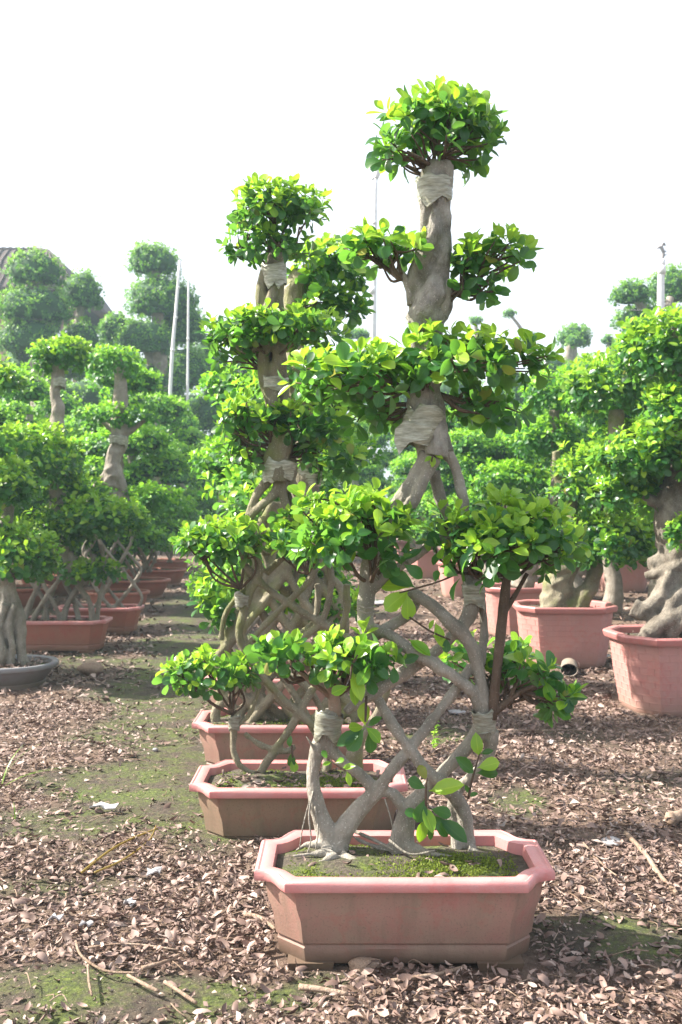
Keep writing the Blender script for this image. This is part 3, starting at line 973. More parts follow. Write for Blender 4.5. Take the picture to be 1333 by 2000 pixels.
def brick_pot(loc, label, a=.46, h=.56, rot=0.0, group=None, rng=None, relief=True, dry=60):
    """tall eight-sided pot moulded with a brick pattern"""
    rt = root('brick_pattern_pot', (loc[0], loc[1], 0), label, 'plant pot', group)
    rt.rotation_euler = (0, 0, rot)
    o = octagon(a * .93)
    zs = [.0, .02, .05, h * .5, h - .05]
    sc = [.80, .83, .845, .93, .985]
    V, F, T = loft([ring(o, z, s) for z, s in zip(zs, sc)], True)
    link('body', mesh('body', V, [F, T], M['brick_pot'], sharp=30), rt)
    ro = octagon(a)
    V, F = loft([ring(ro, h - .055, .91), ring(ro, h - .052, .985), ring(ro, h - .04, 1.0), ring(ro, h - .012, 1.01), ring(ro, h - .002, .995), ring(ro, h, .97), ring(ro, h - .002, .90), ring(ro, h - .012, .875), ring(ro, h - .09, .86)])
    link('rim', mesh('rim', V, F, M['brick_rim'], sharp=30), rt)
    if relief:
        mb = MB(); n = len(o)
        def sca(z): return np.interp(z, zs, sc)
        rows = 9; zr = np.linspace(.045, h - .07, rows + 1)
        w = .0028
        for z in zr:
            s = sca(z)
            mb.add(*loft([ring(grow(o * s, -.002), z - w), ring(grow(o * s, .0022), z - w * .6), ring(grow(o * s, .0022), z + w * .6), ring(grow(o * s, -.002), z + w)]))
        per = np.concatenate([[0], np.cumsum(np.linalg.norm(np.diff(np.vstack([o, o[:1]]), axis=0), axis=1))])
        oo = np.vstack([o, o[:1]])
        nb = 24
        for r in range(rows):
            for k in range(nb):
                u = ((k + (r % 2) * .5) / nb % 1) * per[-1]
                q = np.array([np.interp(u, per, oo[:, 0]), np.interp(u, per, oo[:, 1])])
                e = np.array([np.interp((u + .01) % per[-1], per, oo[:, 0]), np.interp((u + .01) % per[-1], per, oo[:, 1])]) - q
                e /= np.linalg.norm(e) + 1e-9; nn = np.array([-e[1], e[0]]); nn = nn if nn.dot(q) > 0 else -nn
                a0, a1 = q * sca(zr[r]), q * sca(zr[r + 1])
                pts = []
                for z, c in ((zr[r] + w, a0), (zr[r + 1] - w, a1)):
                    for du, dn in ((-w, -.002), (-w * .6, .0021), (w * .6, .0021), (w, -.002)):
                        pts.append([*(c + e * du + nn * dn), z])
                mb.add(np.array(pts), np.array([[0, 1, 5, 4], [1, 2, 6, 5], [2, 3, 7, 6]]))
        mb.build('brick_relief', M['brick_pot'], rt, smooth=False)
    soil(rt, octagon(a * .87), h - .06, rng, 'soil_dry', .02)
    if dry: moss_tufts(rt, octagon(a * .82), h - .058, rng, 260, .02, dry)
    POT_SPOTS.append((loc[0], loc[1], a * .85, a * .75))
    return rt

# ------------------------------------------------------------------ tree helpers
def nros(r, sp, frac=.68):
    a, b, c = r
    k = 1.6
    area = 4 * math.pi * (((a * b) ** k + (a * c) ** k + (b * c) ** k) / 3) ** (1 / k)
    return max(6, int(area * frac / sp ** 2))

def ppad(px, py, rx, ry, D, dz=0.0, dep=None, sp=.062, org=None, **kw):
    """a foliage pad from its place in the picture, with its own depth"""
    s = (D + dz) / FPX
    k = .036 / s                                   # the leaves stand out beyond the twig ends
    rx, ry, py = max(rx - .35 * k, .5 * rx), max(ry - .5 * k, .5 * ry), py + .3 * k
    sp *= .80 if D < 5.5 else .88
    r = (rx * s, (dep if dep else min(rx, 1.25 * max(ry, .6 * rx)) * s), ry * s)
    o = None if org is None else P(org[0], org[1], D)
    return dict(c=P(px, py, D + dz), r=r, n=nros(r, sp, kw.pop('frac', .68)), org=o, **kw)

def lattice(mb, cx, cy, z0, z1, w0, w1, n, r, turns=1.0, seg=7, rng=None, gap=.018, pw=1.4):
    for k in range(n):
        for dr in (-1, 1):
            pts = []
            ph = (k + .25 + (.1 * rng.normal() if rng is not None else 0)) / n
            for t in np.linspace(0, 1, 11):
                u = (ph + dr * turns * t * .5) % 1.0
                tri = 4 * abs(u - .5) - 1
                hw = w0 + (w1 - w0) * t ** pw
                pts.append((cx + tri * hw + .03 * math.sin(6 * t + 2.3 * k + dr) * min(1, hw / .2), cy + dr * gap + .02 * math.sin(5 * t + 2 * k), z0 + (z1 - z0) * t, r * (1.15 - .25 * t)))
            mb.add(*tube(pts, seg, 3, .12, k + dr))

# ------------------------------------------------------------------ the tree in front
RNG = np.random.default_rng(11)
D1 = 3.57
f_x, f_y = .206, 3.465
tray((f_x, f_y), 'pink cut-cornered planter in front, shaded long side and mossy soil with bare roots', h=.309, rng=RNG, moss=20000, dry=26)
t1b = np.array([f_x + .02, D1, .262])
T1 = root('lattice_ficus_tree', t1b, 'tall front ficus with woven lattice trunk and large glossy leaves in five tiers', 'tree', None)
mb = MB()
LIMBS1 = [
    [(652, 1690, 84), (645, 1650, 76), (632, 1608, 58), (617, 1560, 48), (612, 1510, 46), (622, 1462, 52), (645, 1412, 58), (650, 1385, 50)],
    [(650, 1692, 86), (662, 1645, 78), (690, 1595, 58), (736, 1546, 48, -.01), (765, 1505, 38, -.02), (790, 1475, 36, -.02), (833, 1422, 34, -.01), (890, 1348, 32, .01), (920, 1300, 28, .02)],
    [(735, 1545, 44), (700, 1510, 37), (672, 1490, 36), (650, 1465, 42), (642, 1430, 48)],
    [(738, 1544, 42), (765, 1549, 38), (783, 1570, 40), (800, 1592, 50)],
    [(780, 1700, 84), (786, 1645, 76), (795, 1590, 62), (824, 1552, 48), (862, 1512, 42), (905, 1467, 42), (938, 1427, 56), (946, 1396, 56)],
    [(917, 1695, 54, .07), (914, 1640, 48, .05), (904, 1580, 46, .02), (873, 1540, 42, -.02), (833, 1503, 40, -.03), (797, 1458, 37, -.03), (766, 1413, 34, -.02), (742, 1372, 32, 0), (728, 1352, 30, .01)],
    [(897, 1695, 52, .05), (894, 1640, 44, .05), (885, 1585, 38, .05), (895, 1545, 34, .04), (920, 1518, 30, .03), (953, 1482, 38, .01), (960, 1425, 50, 0)],
    [(676, 1392, 26), (700, 1371, 40), (732, 1350, 47, .0), (768, 1326, 46, .02), (805, 1304, 44, .03), (850, 1274, 36, .02), (888, 1238, 34, 0), (916, 1204, 44), (927, 1160, 54), (928, 1130, 46)],
    [(728, 1226, 34, -.02), (764, 1241, 36, -.03), (805, 1271, 40, -.03), (850, 1298, 40, -.03), (885, 1321, 38, -.03), (918, 1347, 38, -.02), (938, 1382, 42, 0), (946, 1412, 52)],
    [(792, 1160, 28, .02), (814, 1163, 34, 0), (843, 1182, 38, -.02), (880, 1216, 40, -.03), (914, 1250, 44, -.01), (932, 1290, 42), (940, 1340, 40), (948, 1405, 54)],
    [(938, 1165, 30, .02), (946, 1212, 28, .03), (945, 1250, 28, .03), (938, 1296, 36, .02)],
    [(836, 885, 56), (813, 932, 48), (784, 976, 48), (757, 1010, 46), (735, 1052, 46), (722, 1100, 50), (718, 1150, 56), (713, 1200, 54), (722, 1238, 42), (735, 1250, 32)],
    [(850, 895, 42, -.02), (824, 946, 38, -.03), (800, 990, 38, -.03), (770, 1030, 34, -.02), (742, 1085, 36)],
    [(848, 920, 38, .03), (858, 965, 34, .04), (872, 1000, 34, .04), (888, 1045, 30, .03), (904, 1100, 34, .02), (922, 1152, 46)],
    [(860, 868, 46), (888, 910, 35), (902, 960, 31), (907, 1000, 30), (884, 1042, 28), (845, 1062, 28), (805, 1092, 29), (760, 1120, 32), (726, 1150, 40)],
    [(720, 1252, 30, .02), (767, 1220, 34, .02), (800, 1198, 32, .02), (816, 1172, 30, .01), (806, 1158, 28)],
    [(846, 690, 30), (852, 640, 36), (862, 590, 40, -.02), (868, 545, 30, -.02)],
    [(806, 596, 36), (797, 556, 26), (778, 524, 20)], [(868, 582, 36), (905, 560, 23), (945, 545, 18)],
    [(618, 1470, 14, -.02), (606, 1450, 10, -.03), (598, 1438, 5, -.03)],
    # surface roots
    [(648, 1665, 40, -.04), (610, 1668, 18, -.07), (572, 1672, 10, -.08)], [(655, 1672, 40, -.06), (632, 1682, 18, -.1), (600, 1690, 8, -.12)],
    [(640, 1650, 36, -.02), (600, 1650, 16, -.02), (578, 1662, 8, -.02)], [(668, 1672, 40, -.05), (700, 1684, 16, -.1), (724, 1700, 8, -.13)],
    [(800, 1660, 50, -.03), (840, 1668, 20, -.06), (890, 1672, 8, -.06)], [(770, 1660, 40, 0), (740, 1655, 18, 0), (700, 1640, 12, .02), (680, 1625, 8, .05)],
    [(915, 1660, 44, .03), (940, 1668, 20, .02), (965, 1672, 8, .02)],
]
for i, l in enumerate(LIMBS1): limb(mb, [(q[0], q[1], q[2] * (.9 if i == 16 else .63), *q[3:]) for q in l], D1, 12, 6, .13)
fuse(mb, 'trunk', M['bark'], T1, t1b, .005, 2, .0036, 30)
mb = MB()
twist(mb, [(852, 890, 74), (840, 855, 72), (833, 800, 72), (828, 750, 66), (825, 700, 56), (828, 650, 60), (835, 605, 86), (838, 560, 80), (844, 510, 76), (850, 460, 64), (848, 410, 62), (850, 360, 68), (856, 322, 56)], D1, 4, .9, .56, .50)
limb(mb, [(800, 604, 34), (812, 612, 62), (834, 614, 78), (856, 608, 64), (868, 598, 30)], D1, 10, 4, .2)
limb(mb, [(806, 578, 24), (836, 590, 74), (864, 574, 30)], D1, 10, 4, .2)
fuse(mb, 'upper_trunk', M['bark_old'], T1, t1b, .0048, 1, .0085, 19)
for a in ([(612, 1545, 4, -.03), (604, 1590, 4, -.04), (608, 1640, 3, -.04), (600, 1668, 3, -.05)], [(616, 1575, 4, -.03), (622, 1620, 3, -.05), (616, 1665, 3, -.06)], [(606, 1560, 3, -.02), (592, 1615, 3, -.03), (585, 1660, 2, -.03)],
          [(752, 1560, 3, -.03), (764, 1600, 3, -.04), (772, 1650, 3, -.05), (770, 1685, 2, -.06)], [(700, 1180, 4, -.05), (716, 1188, 4, -.09), (740, 1184, 4, -.06)], [(700, 1190, 4, -.05), (718, 1198, 4, -.09), (740, 1193, 4, -.06)],
          [(760, 1460 + 180, 5, -.06), (800, 1668, 5, -.1), (850, 1662, 4, -.1)], [(690, 1622, 8, .06), (730, 1640, 7, .0), (770, 1660, 5, -.06)], [(990, 1700, 4, -.06), (940, 1690, 5, -.06), (880, 1684, 4, -.07)],
          [(836, 1700, 24, -.13), (846, 1712, 26, -.14), (856, 1722, 16, -.15)], [(690, 1700, 9, -.13), (700, 1708, 10, -.14), (706, 1722, 6, -.15)]):
    mb = MB(); limb(mb, a, D1, 6, 4); mb.build('surface_root' if a[0][1] > 1640 else 'aerial_root', M['bark'], T1, t1b)
mb = MB()
limb(mb, [(962, 1405, 20), (967, 1345, 19), (974, 1280, 20), (981, 1210, 21), (987, 1160, 20), (992, 1110, 14)], D1 - .02, 10, 5, .1)
limb(mb, [(964, 1392, 19), (990, 1372, 15), (1018, 1350, 11), (1050, 1338, 8)], D1 - .02, 8, 5, .1)
limb(mb, [(982, 1200, 14), (1005, 1165, 10), (1030, 1120, 8)], D1 - .02, 8, 5, .1)
tag(mb.build('branch', M['twig'], T1, t1b), 'dark brown upright side branch')
mb = MB()
limb(mb, [(655, 1400, 26), (652, 1360, 22, -.02), (640, 1330, 18, -.04)], D1, 8, 5, .1)
limb(mb, [(652, 1365, 14), (632, 1350, 11, -.04), (600, 1325, 9, -.05), (560, 1285, 6, -.05)], D1, 8, 5, .1)
limb(mb, [(652, 1365, 16), (672, 1330, 12), (690, 1290, 8)], D1, 8, 5, .1)
mb.build('branch', M['stick'], T1, t1b)
wrap_px(T1, t1b, 850, 372, 80, 52, D1 - .005, 1, .05)
wrap_px(T1, t1b, 822, 838, 92, 66, D1 - .005, 2, -.25)
wrap_px(T1, t1b, 641, 1422, 60, 58, D1 - .01, 3, -.1, 'wrap_old')
wrap_px(T1, t1b, 946, 1412, 52, 48, D1 - .005, 4, .05, 'wrap_old')
wrap_px(T1, t1b, 926, 1162, 50, 42, D1 - .005, 5, .05, 'wrap_old')
# torn tail of the film
mb = MB()
tail = [P(790, 822, D1 - .075), P(846, 835, D1 - .09), P(838, 858, D1 - .085), P(800, 864, D1 - .08), P(780, 888, D1 - .075), P(770, 860, D1 - .06), P(772, 838, D1 - .06)]
tv = np.array(tail + [p + np.array([0, .006, 0]) for p in tail]); k = len(tail)
mb.add(tv, np.array([[0, 1, 2], [0, 2, 3], [0, 3, 4], [0, 4, 5], [0, 5, 6], [k, k + 2, k + 1], [k, k + 3, k + 2], [k, k + 4, k + 3], [k, k + 5, k + 4], [k, k + 6, k + 5]]), np.array([[i, (i + 1) % k, (i + 1) % k + k, i + k] for i in range(k)]))
mb.build('film_tail', M['wrap'], T1, t1b, smooth=False)

pads1 = [
    ppad(855, 240, 104, 74, D1, 0, org=(855, 330), low=-.45, fill=.35, sp=.070, lump=.24),
    ppad(848, 290, 122, 44, D1, 0, org=(855, 335), low=-.6, fill=.1, sp=.095, lump=.24, young=.4),
    ppad(738, 486, 78, 36, D1, .0, org=(786, 545), low=-.45, sp=.070, lump=.22),
    ppad(968, 500, 76, 44, D1, .0, org=(890, 575), low=-.5, sp=.070, lump=.22),
    ppad(925, 560, 50, 32, D1, -.02, org=(890, 575), low=-.9, sp=.085, young=.2, fill=.1),
    ppad(700, 735, 124, 62, D1, -.04, org=(800, 760), low=-.6, sp=.070, lump=.3, fill=.2),
    ppad(910, 700, 140, 52, D1, -.03, org=(840, 740), low=-.5, sp=.070, lump=.3, fill=.2),
    ppad(945, 790, 70, 40, D1, .03, org=(860, 770), low=-.9, sp=.075, young=.15),
    ppad(730, 810, 60, 36, D1, .02, org=(810, 790), low=-.9, sp=.08, young=.15),
    ppad(698, 1040, 112, 90, D1, -.05, org=(725, 1140), low=-.5, sp=.066, lump=.28, fill=.2),
    ppad(990, 1060, 138, 90, D1, -.05, org=(940, 1130), low=-.5, sp=.066, lump=.28, fill=.2),
    ppad(880, 1030, 62, 50, D1, -.05, org=(930, 1120), low=-.6, sp=.11, fill=0),
    ppad(690, 1285, 78, 58, D1, -.08, org=(655, 1360), low=-.6, sp=.068, lump=.28, fill=.2),
    ppad(552, 1268, 54, 28, D1, -.08, org=(600, 1325), low=-.6, sp=.066),
    ppad(1036, 1310, 48, 40, D1, .0, org=(985, 1375), low=-.7, sp=.070),
    ppad(1088, 1362, 38, 34, D1, .0, org=(1020, 1350), low=-.8, sp=.068),
    ppad(915, 1285, 60, 46, D1, .16, org=(955, 1350), low=-.8, sp=.088, fill=.1),
    ppad(1000, 1275, 36, 26, D1, .12, org=(975, 1320), low=-.8, sp=.07, fill=.1),
]
foliage(T1, t1b, pads1, RNG, .069, 'hi', single=300, twigs=34)

def sprig(rt, base, D, stem, leaves, age=None):
    """thin stem with a few large leaves. leaves: (px, py, angle deg in picture, length px, toward camera)"""
    sp = root('sprig', (0, 0, 0)); sp.parent = rt
    mb = MB(); limb(mb, stem, D, 6, 5)
    so_ = mb.build('stem', M['twig'], sp, base)
    for (x, y, ang, ln, tw, yg) in leaves:
        p = P(x, y, D + (stem[0][3] if len(stem[0]) > 3 else 0))
        a = math.radians(ang)
        d = np.array([[math.cos(a), tw, math.sin(a)]])
        nn = np.array([[-.25 * math.sin(a), -.75, .65]])
        R = frames(d, nn)[0]; s = ln * D / FPX
        o = link('leaf', leaf_me('hi', int(x) % 5, 'young' if yg else 'mature'), sp)
        m4 = np.eye(4); m4[:3, :3] = R * s; m4[:3, 3] = p - base
        o.matrix_local = Matrix(m4.tolist())
sprig(T1, t1b, D1, [(835, 1600, 5, -.09), (832, 1560, 5, -.1), (834, 1520, 4, -.11)],
      [(838, 1545, 12, 70, -.3, 1), (832, 1540, 150, 40, -.2, 0), (830, 1560, 250, 48, -.4, 0), (828, 1572, 285, 54, -.5, 1), (826, 1600, 265, 46, -.4, 1), (840, 1580, 350, 44, -.2, 0), (845, 1590, 310, 52, -.3, 0), (858, 1598, 318, 66, -.2, 0), (822, 1588, 175, 32, -.2, 0), (836, 1612, 290, 30, -.3, 0), (834, 1525, 115, 34, 0, 0)])
sprig(T1, t1b, D1, [(915, 1560, 6, -.06), (922, 1525, 5, -.06), (932, 1490, 4, -.06), (938, 1470, 3, -.06)],
      [(936, 1478, 100, 48, -.1, 1), (932, 1500, 20, 46, -.3, 1), (930, 1510, 5, 44, -.1, 0), (928, 1512, 140, 54, -.2, 0), (938, 1472, 10, 26, 0, 0), (918, 1550, 120, 20, -.1, 0), (916, 1556, 30, 20, -.1, 0)])
sprig(T1, t1b, D1, [(716, 1360, 6, -.06), (715, 1385, 6, -.08), (714, 1410, 5, -.09)],
      [(714, 1418, 100, 46, -.4, 1), (714, 1420, 330, 42, -.5, 1), (712, 1420, 175, 34, -.5, 1), (712, 1424, 230, 52, -.2, 0), (720, 1428, 280, 44, -.2, 0), (708, 1425, 215, 56, 0, 0), (718, 1418, 30, 34, -.2, 0)])
sprig(T1, t1b, D1, [(700, 1280, 6, -.16), (688, 1300, 5, -.17), (684, 1330, 4, -.18)],
      [(690, 1290, 50, 52, -.2, 1), (688, 1310, 285, 58, -.3, 1), (686, 1335, 290, 44, -.3, 1), (682, 1340, 200, 36, -.2, 1), (690, 1320, 120, 36, -.3, 1)])
sprig(T1, t1b, D1, [(905, 1115, 5, -.02), (860, 1135, 4, -.04), (810, 1150, 4, -.06), (780, 1158, 3, -.06)],
      [(800, 1153, 215, 64, -.2, 1), (795, 1158, 275, 54, -.2, 1), (800, 1148, 170, 60, .1, 1), (812, 1148, 150, 60, .1, 0), (850, 1138, 80, 26, 0, 0)])
sprig(T1, t1b, D1, [(800, 1205, 4, -.03), (840, 1232, 4, -.04), (880, 1250, 4, -.05)],
      [(798, 1248, 320, 52, -.2, 1), (850, 1215, 290, 40, -.2, 1), (845, 1240, 325, 36, -.2, 1), (872, 1245, 270, 30, -.2, 0), (838, 1230, 60, 22, -.2, 1)])
sprig(T1, t1b, D1, [(640, 1480, 5, -.08), (655, 1492, 4, -.09), (675, 1505, 4, -.09)],
      [(668, 1500, 10, 28, -.3, 1), (655, 1490, 30, 20, -.3, 1), (678, 1506, 280, 28, -.3, 1), (640, 1482, 120, 20, -.2, 0), (648, 1488, 200, 18, -.2, 1)])
sprig(T1, t1b, D1, [(842, 905, 4, -.06), (846, 890, 4, -.08)], [(846, 890, 270, 24, -.4, 1), (846, 892, 200, 20, -.4, 1), (848, 888, 330, 20, -.3, 1)])

# ------------------------------------------------------------------ second tree of the row
D2 = 4.86
tray((-.19, 4.74), 'second pink planter of the row, earth-stained side sunk into the ground', h=.31, sunk=.07, body='body_old', rng=RNG, moss=14000, dry=160, a=.49, b=.27)
t2b = np.array([-.22, D2, .2])
T2 = root('lattice_ficus_tree', t2b, 'mossy lattice-trunk ficus in second planter with flat crown tiers up to a round top', 'tree')
mb = MB()
LIMBS2 = [
    [(482, 1108, 24), (512, 1140, 24), (561, 1177, 24), (606, 1204, 23), (655, 1234, 23), (700, 1270, 22, .02)],
    [(510, 1110, 26), (497, 1140, 26), (478, 1190, 27), (468, 1237, 26), (482, 1275, 24), (512, 1320, 24), (557, 1369, 24), (605, 1412, 24), (660, 1460, 24)],
    [(680, 1240, 24), (640, 1300, 24, .02), (607, 1355, 26, .02), (577, 1407, 28, .01), (547, 1452, 28), (520, 1490, 26), (500, 1530, 30)],
    [(478, 1432, 18), (500, 1450, 18), (525, 1460, 20), (558, 1467, 24), (575, 1458, 20, .03)],
    [(458, 1410, 28), (457, 1440, 22), (457, 1467, 20), (466, 1490, 18), (482, 1504, 18), (505, 1512, 20)],
    [(462, 1420, 18), (484, 1400, 14), (500, 1365, 15), (512, 1330, 15), (535, 1300, 16)],
    [(614, 1105, 22), (599, 1140, 22), (565, 1174, 21), (524, 1215, 20), (488, 1254, 20), (470, 1280, 18)],
    [(648, 1140, 22), (640, 1185, 22), (625, 1219, 22), (595, 1245, 20), (550, 1290, 20), (515, 1320, 18)],
    [(677, 1140, 24), (677, 1192, 24), (666, 1225, 22), (655, 1240, 20)], [(621, 1140, 20, .03), (621, 1185, 20, .03), (606, 1220, 18, .03), (560, 1260, 18, .02)],
    [(535, 1310, 22, .05), (587, 1331, 24, .05), (615, 1362, 24, .05), (640, 1410, 22, .04), (690, 1470, 24, .03)],
    [(690, 1545, 44), (692, 1480, 42), (705, 1440, 34), (740, 1390, 28, .03), (760, 1340, 24)],
    [(620, 1550, 40, .03), (640, 1480, 30, .03), (600, 1400, 26, .04), (565, 1340, 24, .04), (530, 1290, 22, .04), (490, 1240, 20, .03)],
    [(432, 1250, 20, .06), (440, 1200, 18, .05), (470, 1160, 20, .03), (510, 1120, 20, .02)],
    [(528, 935, 30), (506, 960, 28), (492, 990, 27), (487, 1018, 25), (495, 1060, 24), (510, 1110, 24)],
    [(546, 940, 28, -.02), (535, 966, 26, -.02), (506, 992, 25, -.02), (484, 1018, 24), (470, 1060, 22), (480, 1106, 22)],
    [(553, 938, 28, -.02), (556, 975, 26, -.02), (575, 1025, 24, -.01), (600, 1070, 23), (616, 1108, 22)],
    [(568, 934, 30), (584, 972, 26), (606, 1016, 24), (636, 1080, 24), (650, 1140, 23)],
    [(556, 940, 24, .04), (568, 980, 22, .04), (590, 1030, 22, .04), (560, 1080, 20, .03), (520, 1120, 20, .02)],
    [(520, 660, 26, -.02), (480, 690, 13, -.06), (440, 650, 10, -.08)], [(545, 690, 26), (600, 650, 14), (640, 640, 10)],
    [(535, 905, 24), (490, 870, 14), (460, 850, 10)], [(560, 890, 24), (610, 860, 14)],
]
for l in LIMBS2: limb(mb, [(q[0], q[1], q[2] * (.9 if q[2] > 40 else .63), *q[3:]) for q in l], D2, 10, 5, .12)
twist(mb, [(546, 940, 62), (548, 900, 64), (550, 862, 62), (546, 820, 48), (540, 780, 48), (535, 745, 54), (532, 700, 58), (530, 650, 54), (527, 600, 52), (528, 560, 52), (534, 525, 48), (542, 495, 38)], D2, 6, .35, .42, .64)
fuse(mb, 'trunk', M['bark_moss'], T2, t2b, .0072, 1, .004, 26)
wrap_px(T2, t2b, 536, 534, 56, 48, D2 - .01, 6, .1)
wrap_px(T2, t2b, 535, 748, 62, 22, D2, 7, -.2)
wrap_px(T2, t2b, 545, 922, 74, 40, D2, 8, -.1)
wrap_px(T2, t2b, 458, 1412, 26, 26, D2, 9, 0, 'wrap_old')
wrap_px(T2, t2b, 474, 1172, 34, 26, D2, 10, 0, 'wrap_old')
pads2 = [
    ppad(540, 415, 94, 58, D2, 0, org=(545, 500), low=-.5, sp=.070, lump=.2, fill=.45),
    ppad(520, 478, 92, 34, D2, 0, org=(545, 505), low=-.7, sp=.085, young=.4, lump=.25),
    ppad(535, 648, 132, 44, D2, -.04, org=(530, 700), low=-.5, sp=.066, lump=.2, fill=.4),
    ppad(470, 690, 60, 36, D2, -.02, org=(520, 720), low=-.8, sp=.10, young=.4, fill=.1),
    ppad(490, 820, 66, 44, D2, -.05, org=(535, 870), low=-.6, sp=.070, lump=.2),
    ppad(612, 830, 70, 52, D2, -.04, org=(560, 880), low=-.7, sp=.070),
    ppad(480, 880, 44, 40, D2, -.04, org=(535, 890), low=-.9, sp=.085, young=.4),
    ppad(610, 885, 40, 28, D2, -.02, org=(560, 890), low=-.9, sp=.085, young=.15),
    ppad(432, 1056, 78, 44, D2, -.08, org=(470, 1150), low=-.5, sp=.060),
    ppad(590, 1060, 60, 46, D2, -.06, org=(600, 1120), low=-.5, sp=.062),
    ppad(420, 1312, 78, 44, D2, -.06, org=(455, 1395), low=-.6, sp=.066, lump=.25),
    ppad(560, 1010, 30, 24, D2, -.06, sp=.06),
]
foliage(T2, t2b, pads2, RNG, .066, 'hi', single=280, twigs=30)
sprig(T2, t2b, D2, [(570, 1455, 5, -.06), (572, 1480, 4, -.08)], [(570, 1468, 270, 30, -.3, 0), (572, 1480, 280, 28, -.3, 1), (566, 1460, 90, 24, -.2, 0)])

# ------------------------------------------------------------------ third tree and the ones behind it
D3 = 5.8
tray((-.32, D3 - .02), 'third pink planter of the row, dark mossy soil behind the stained planter', h=.31, sunk=.02, rng=RNG, moss=6000, dry=40, a=.50, b=.27)
t3b = np.array([-.32, D3, .25])
T3 = root('lattice_ficus_tree', t3b, 'third lattice ficus, mostly hidden, its leafy top showing right of the second tree', 'tree')
mb = MB()
lattice(mb, -.30, D3, .2, 1.5, .46, .12, 6, .026, 1.3, rng=RNG)
X3 = lambda px: (px - CX0) * D3 / FPX
limb(mb, [(600, 1000, 60), (598, 930, 56), (590, 850, 50), (585, 760, 48), (580, 690, 46), (576, 610, 46), (578, 565, 48), (590, 530, 40)], D3, 10, 5)
limb(mb, [(585, 950, 26), (568, 985, 22), (540, 1030, 22), (520, 1080, 22)], D3, 8, 4)
limb(mb, [(612, 950, 26), (625, 985, 22), (650, 1030, 22), (680, 1080, 22)], D3, 8, 4)
fuse(mb, 'trunk', M['bark_moss'], T3, t3b, .0115, 2, .004, 20)
wrap_px(T3, t3b, 574, 575, 46, 34, D3, 11)
wrap_px(T3, t3b, 600, 930, 66, 32, D3, 12)
pads3 = [ppad(640, 530, 72, 56, D3, 0, org=(600, 590), low=-.6, sp=.075), ppad(650, 592, 66, 38, D3, 0, low=-.8, sp=.08, org=(590, 600)),
         ppad(600, 740, 100, 44, D3, 0, sp=.085, low=-.6), ppad(645, 890, 60, 50, D3, 0, sp=.08, low=-.8), ppad(500, 985, 60, 40, D3, .1, sp=.085),
         ppad(422, 1175, 34, 58, D3, 0, sp=.075, low=-.9), ppad(670, 1190, 60, 40, D3, .1, sp=.09), ppad(560, 1170, 50, 44, D3, .2, sp=.09)]
foliage(T3, t3b, pads3, RNG, .078, 'hi', single=110, twigs=16)

# ------------------------------------------------------------------ field trees: a few kinds, then copies
def field_tree(name, rng, spec, mats=('far_mature', 'far_young'), L=.09):
    """spec: kind, pads [(x, z, rx, rz)], stem [(x, z, r)], wraps [(k)] ; built round the origin"""
    rt = root(name, (0, 0, 0))
    mb = MB()
    z0 = np.zeros(3)
    if spec['kind'] == 'lattice':
        lattice(mb, 0, 0, .2, spec['lz'], spec['lw'], .07, spec.get('ln', 3), .023, spec.get('turns', 1.0), 6, rng)
    for st in spec['stems']:
        mb.add(*tube([(x, .02 * math.sin(9 * z), z, r) for x, z, r in st], 10, 5, .18, st[0][1]))
    mb.build('trunk', M['bark_pale'], rt)
    for k, (x, z, r) in enumerate(spec.get('wraps', [])):
        wrap(rt, z0, [(x, .02 * math.sin(9 * zz), zz, r * f) for zz, f in ((z + .07, .95), (z, 1.04), (z - .06, .96))], k)
    pads = []
    extra = []
    for q in spec['pads']:
        for sx in (-1, 1):
            if rng.uniform() < .75: extra.append((q[0] + sx * rng.uniform(.25, .42), q[1] + rng.uniform(-.26, .2), q[2] * rng.uniform(.6, .8), q[3] * rng.uniform(.75, 1.0), rng.uniform(-.35, .35)))
    for q in list(spec['pads']) + extra:
        x, z, rx, rz = q[0], q[1], q[2] * 1.12, q[3] * 1.1
        y = q[4] if len(q) > 4 else rng.uniform(-.08, .08)
        r = (rx, rx * rng.uniform(.85, 1.0), rz)
        pads.append(dict(c=(x, y, z), r=r, n=nros(r, .097, .66), low=-.35, flat=.6, fill=.3, young=1.05, org=(x * .3, 0, z - rz)))
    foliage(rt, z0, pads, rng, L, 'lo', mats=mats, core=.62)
    return rt

def copy_tree(src, loc, rz, sc, label=None, group=None, cat='tree'):
    c = src.copy(); COL.objects.link(c)
    c.location = loc; c.rotation_euler = (0, 0, rz); c.scale = (sc, sc, sc)
    tag(c, label, cat, group)
    for ch in list(src.children):
        d = ch.copy(); COL.objects.link(d); d.parent = c
        for g in ch.children:
            e = g.copy(); COL.objects.link(e); e.parent = d
    return c

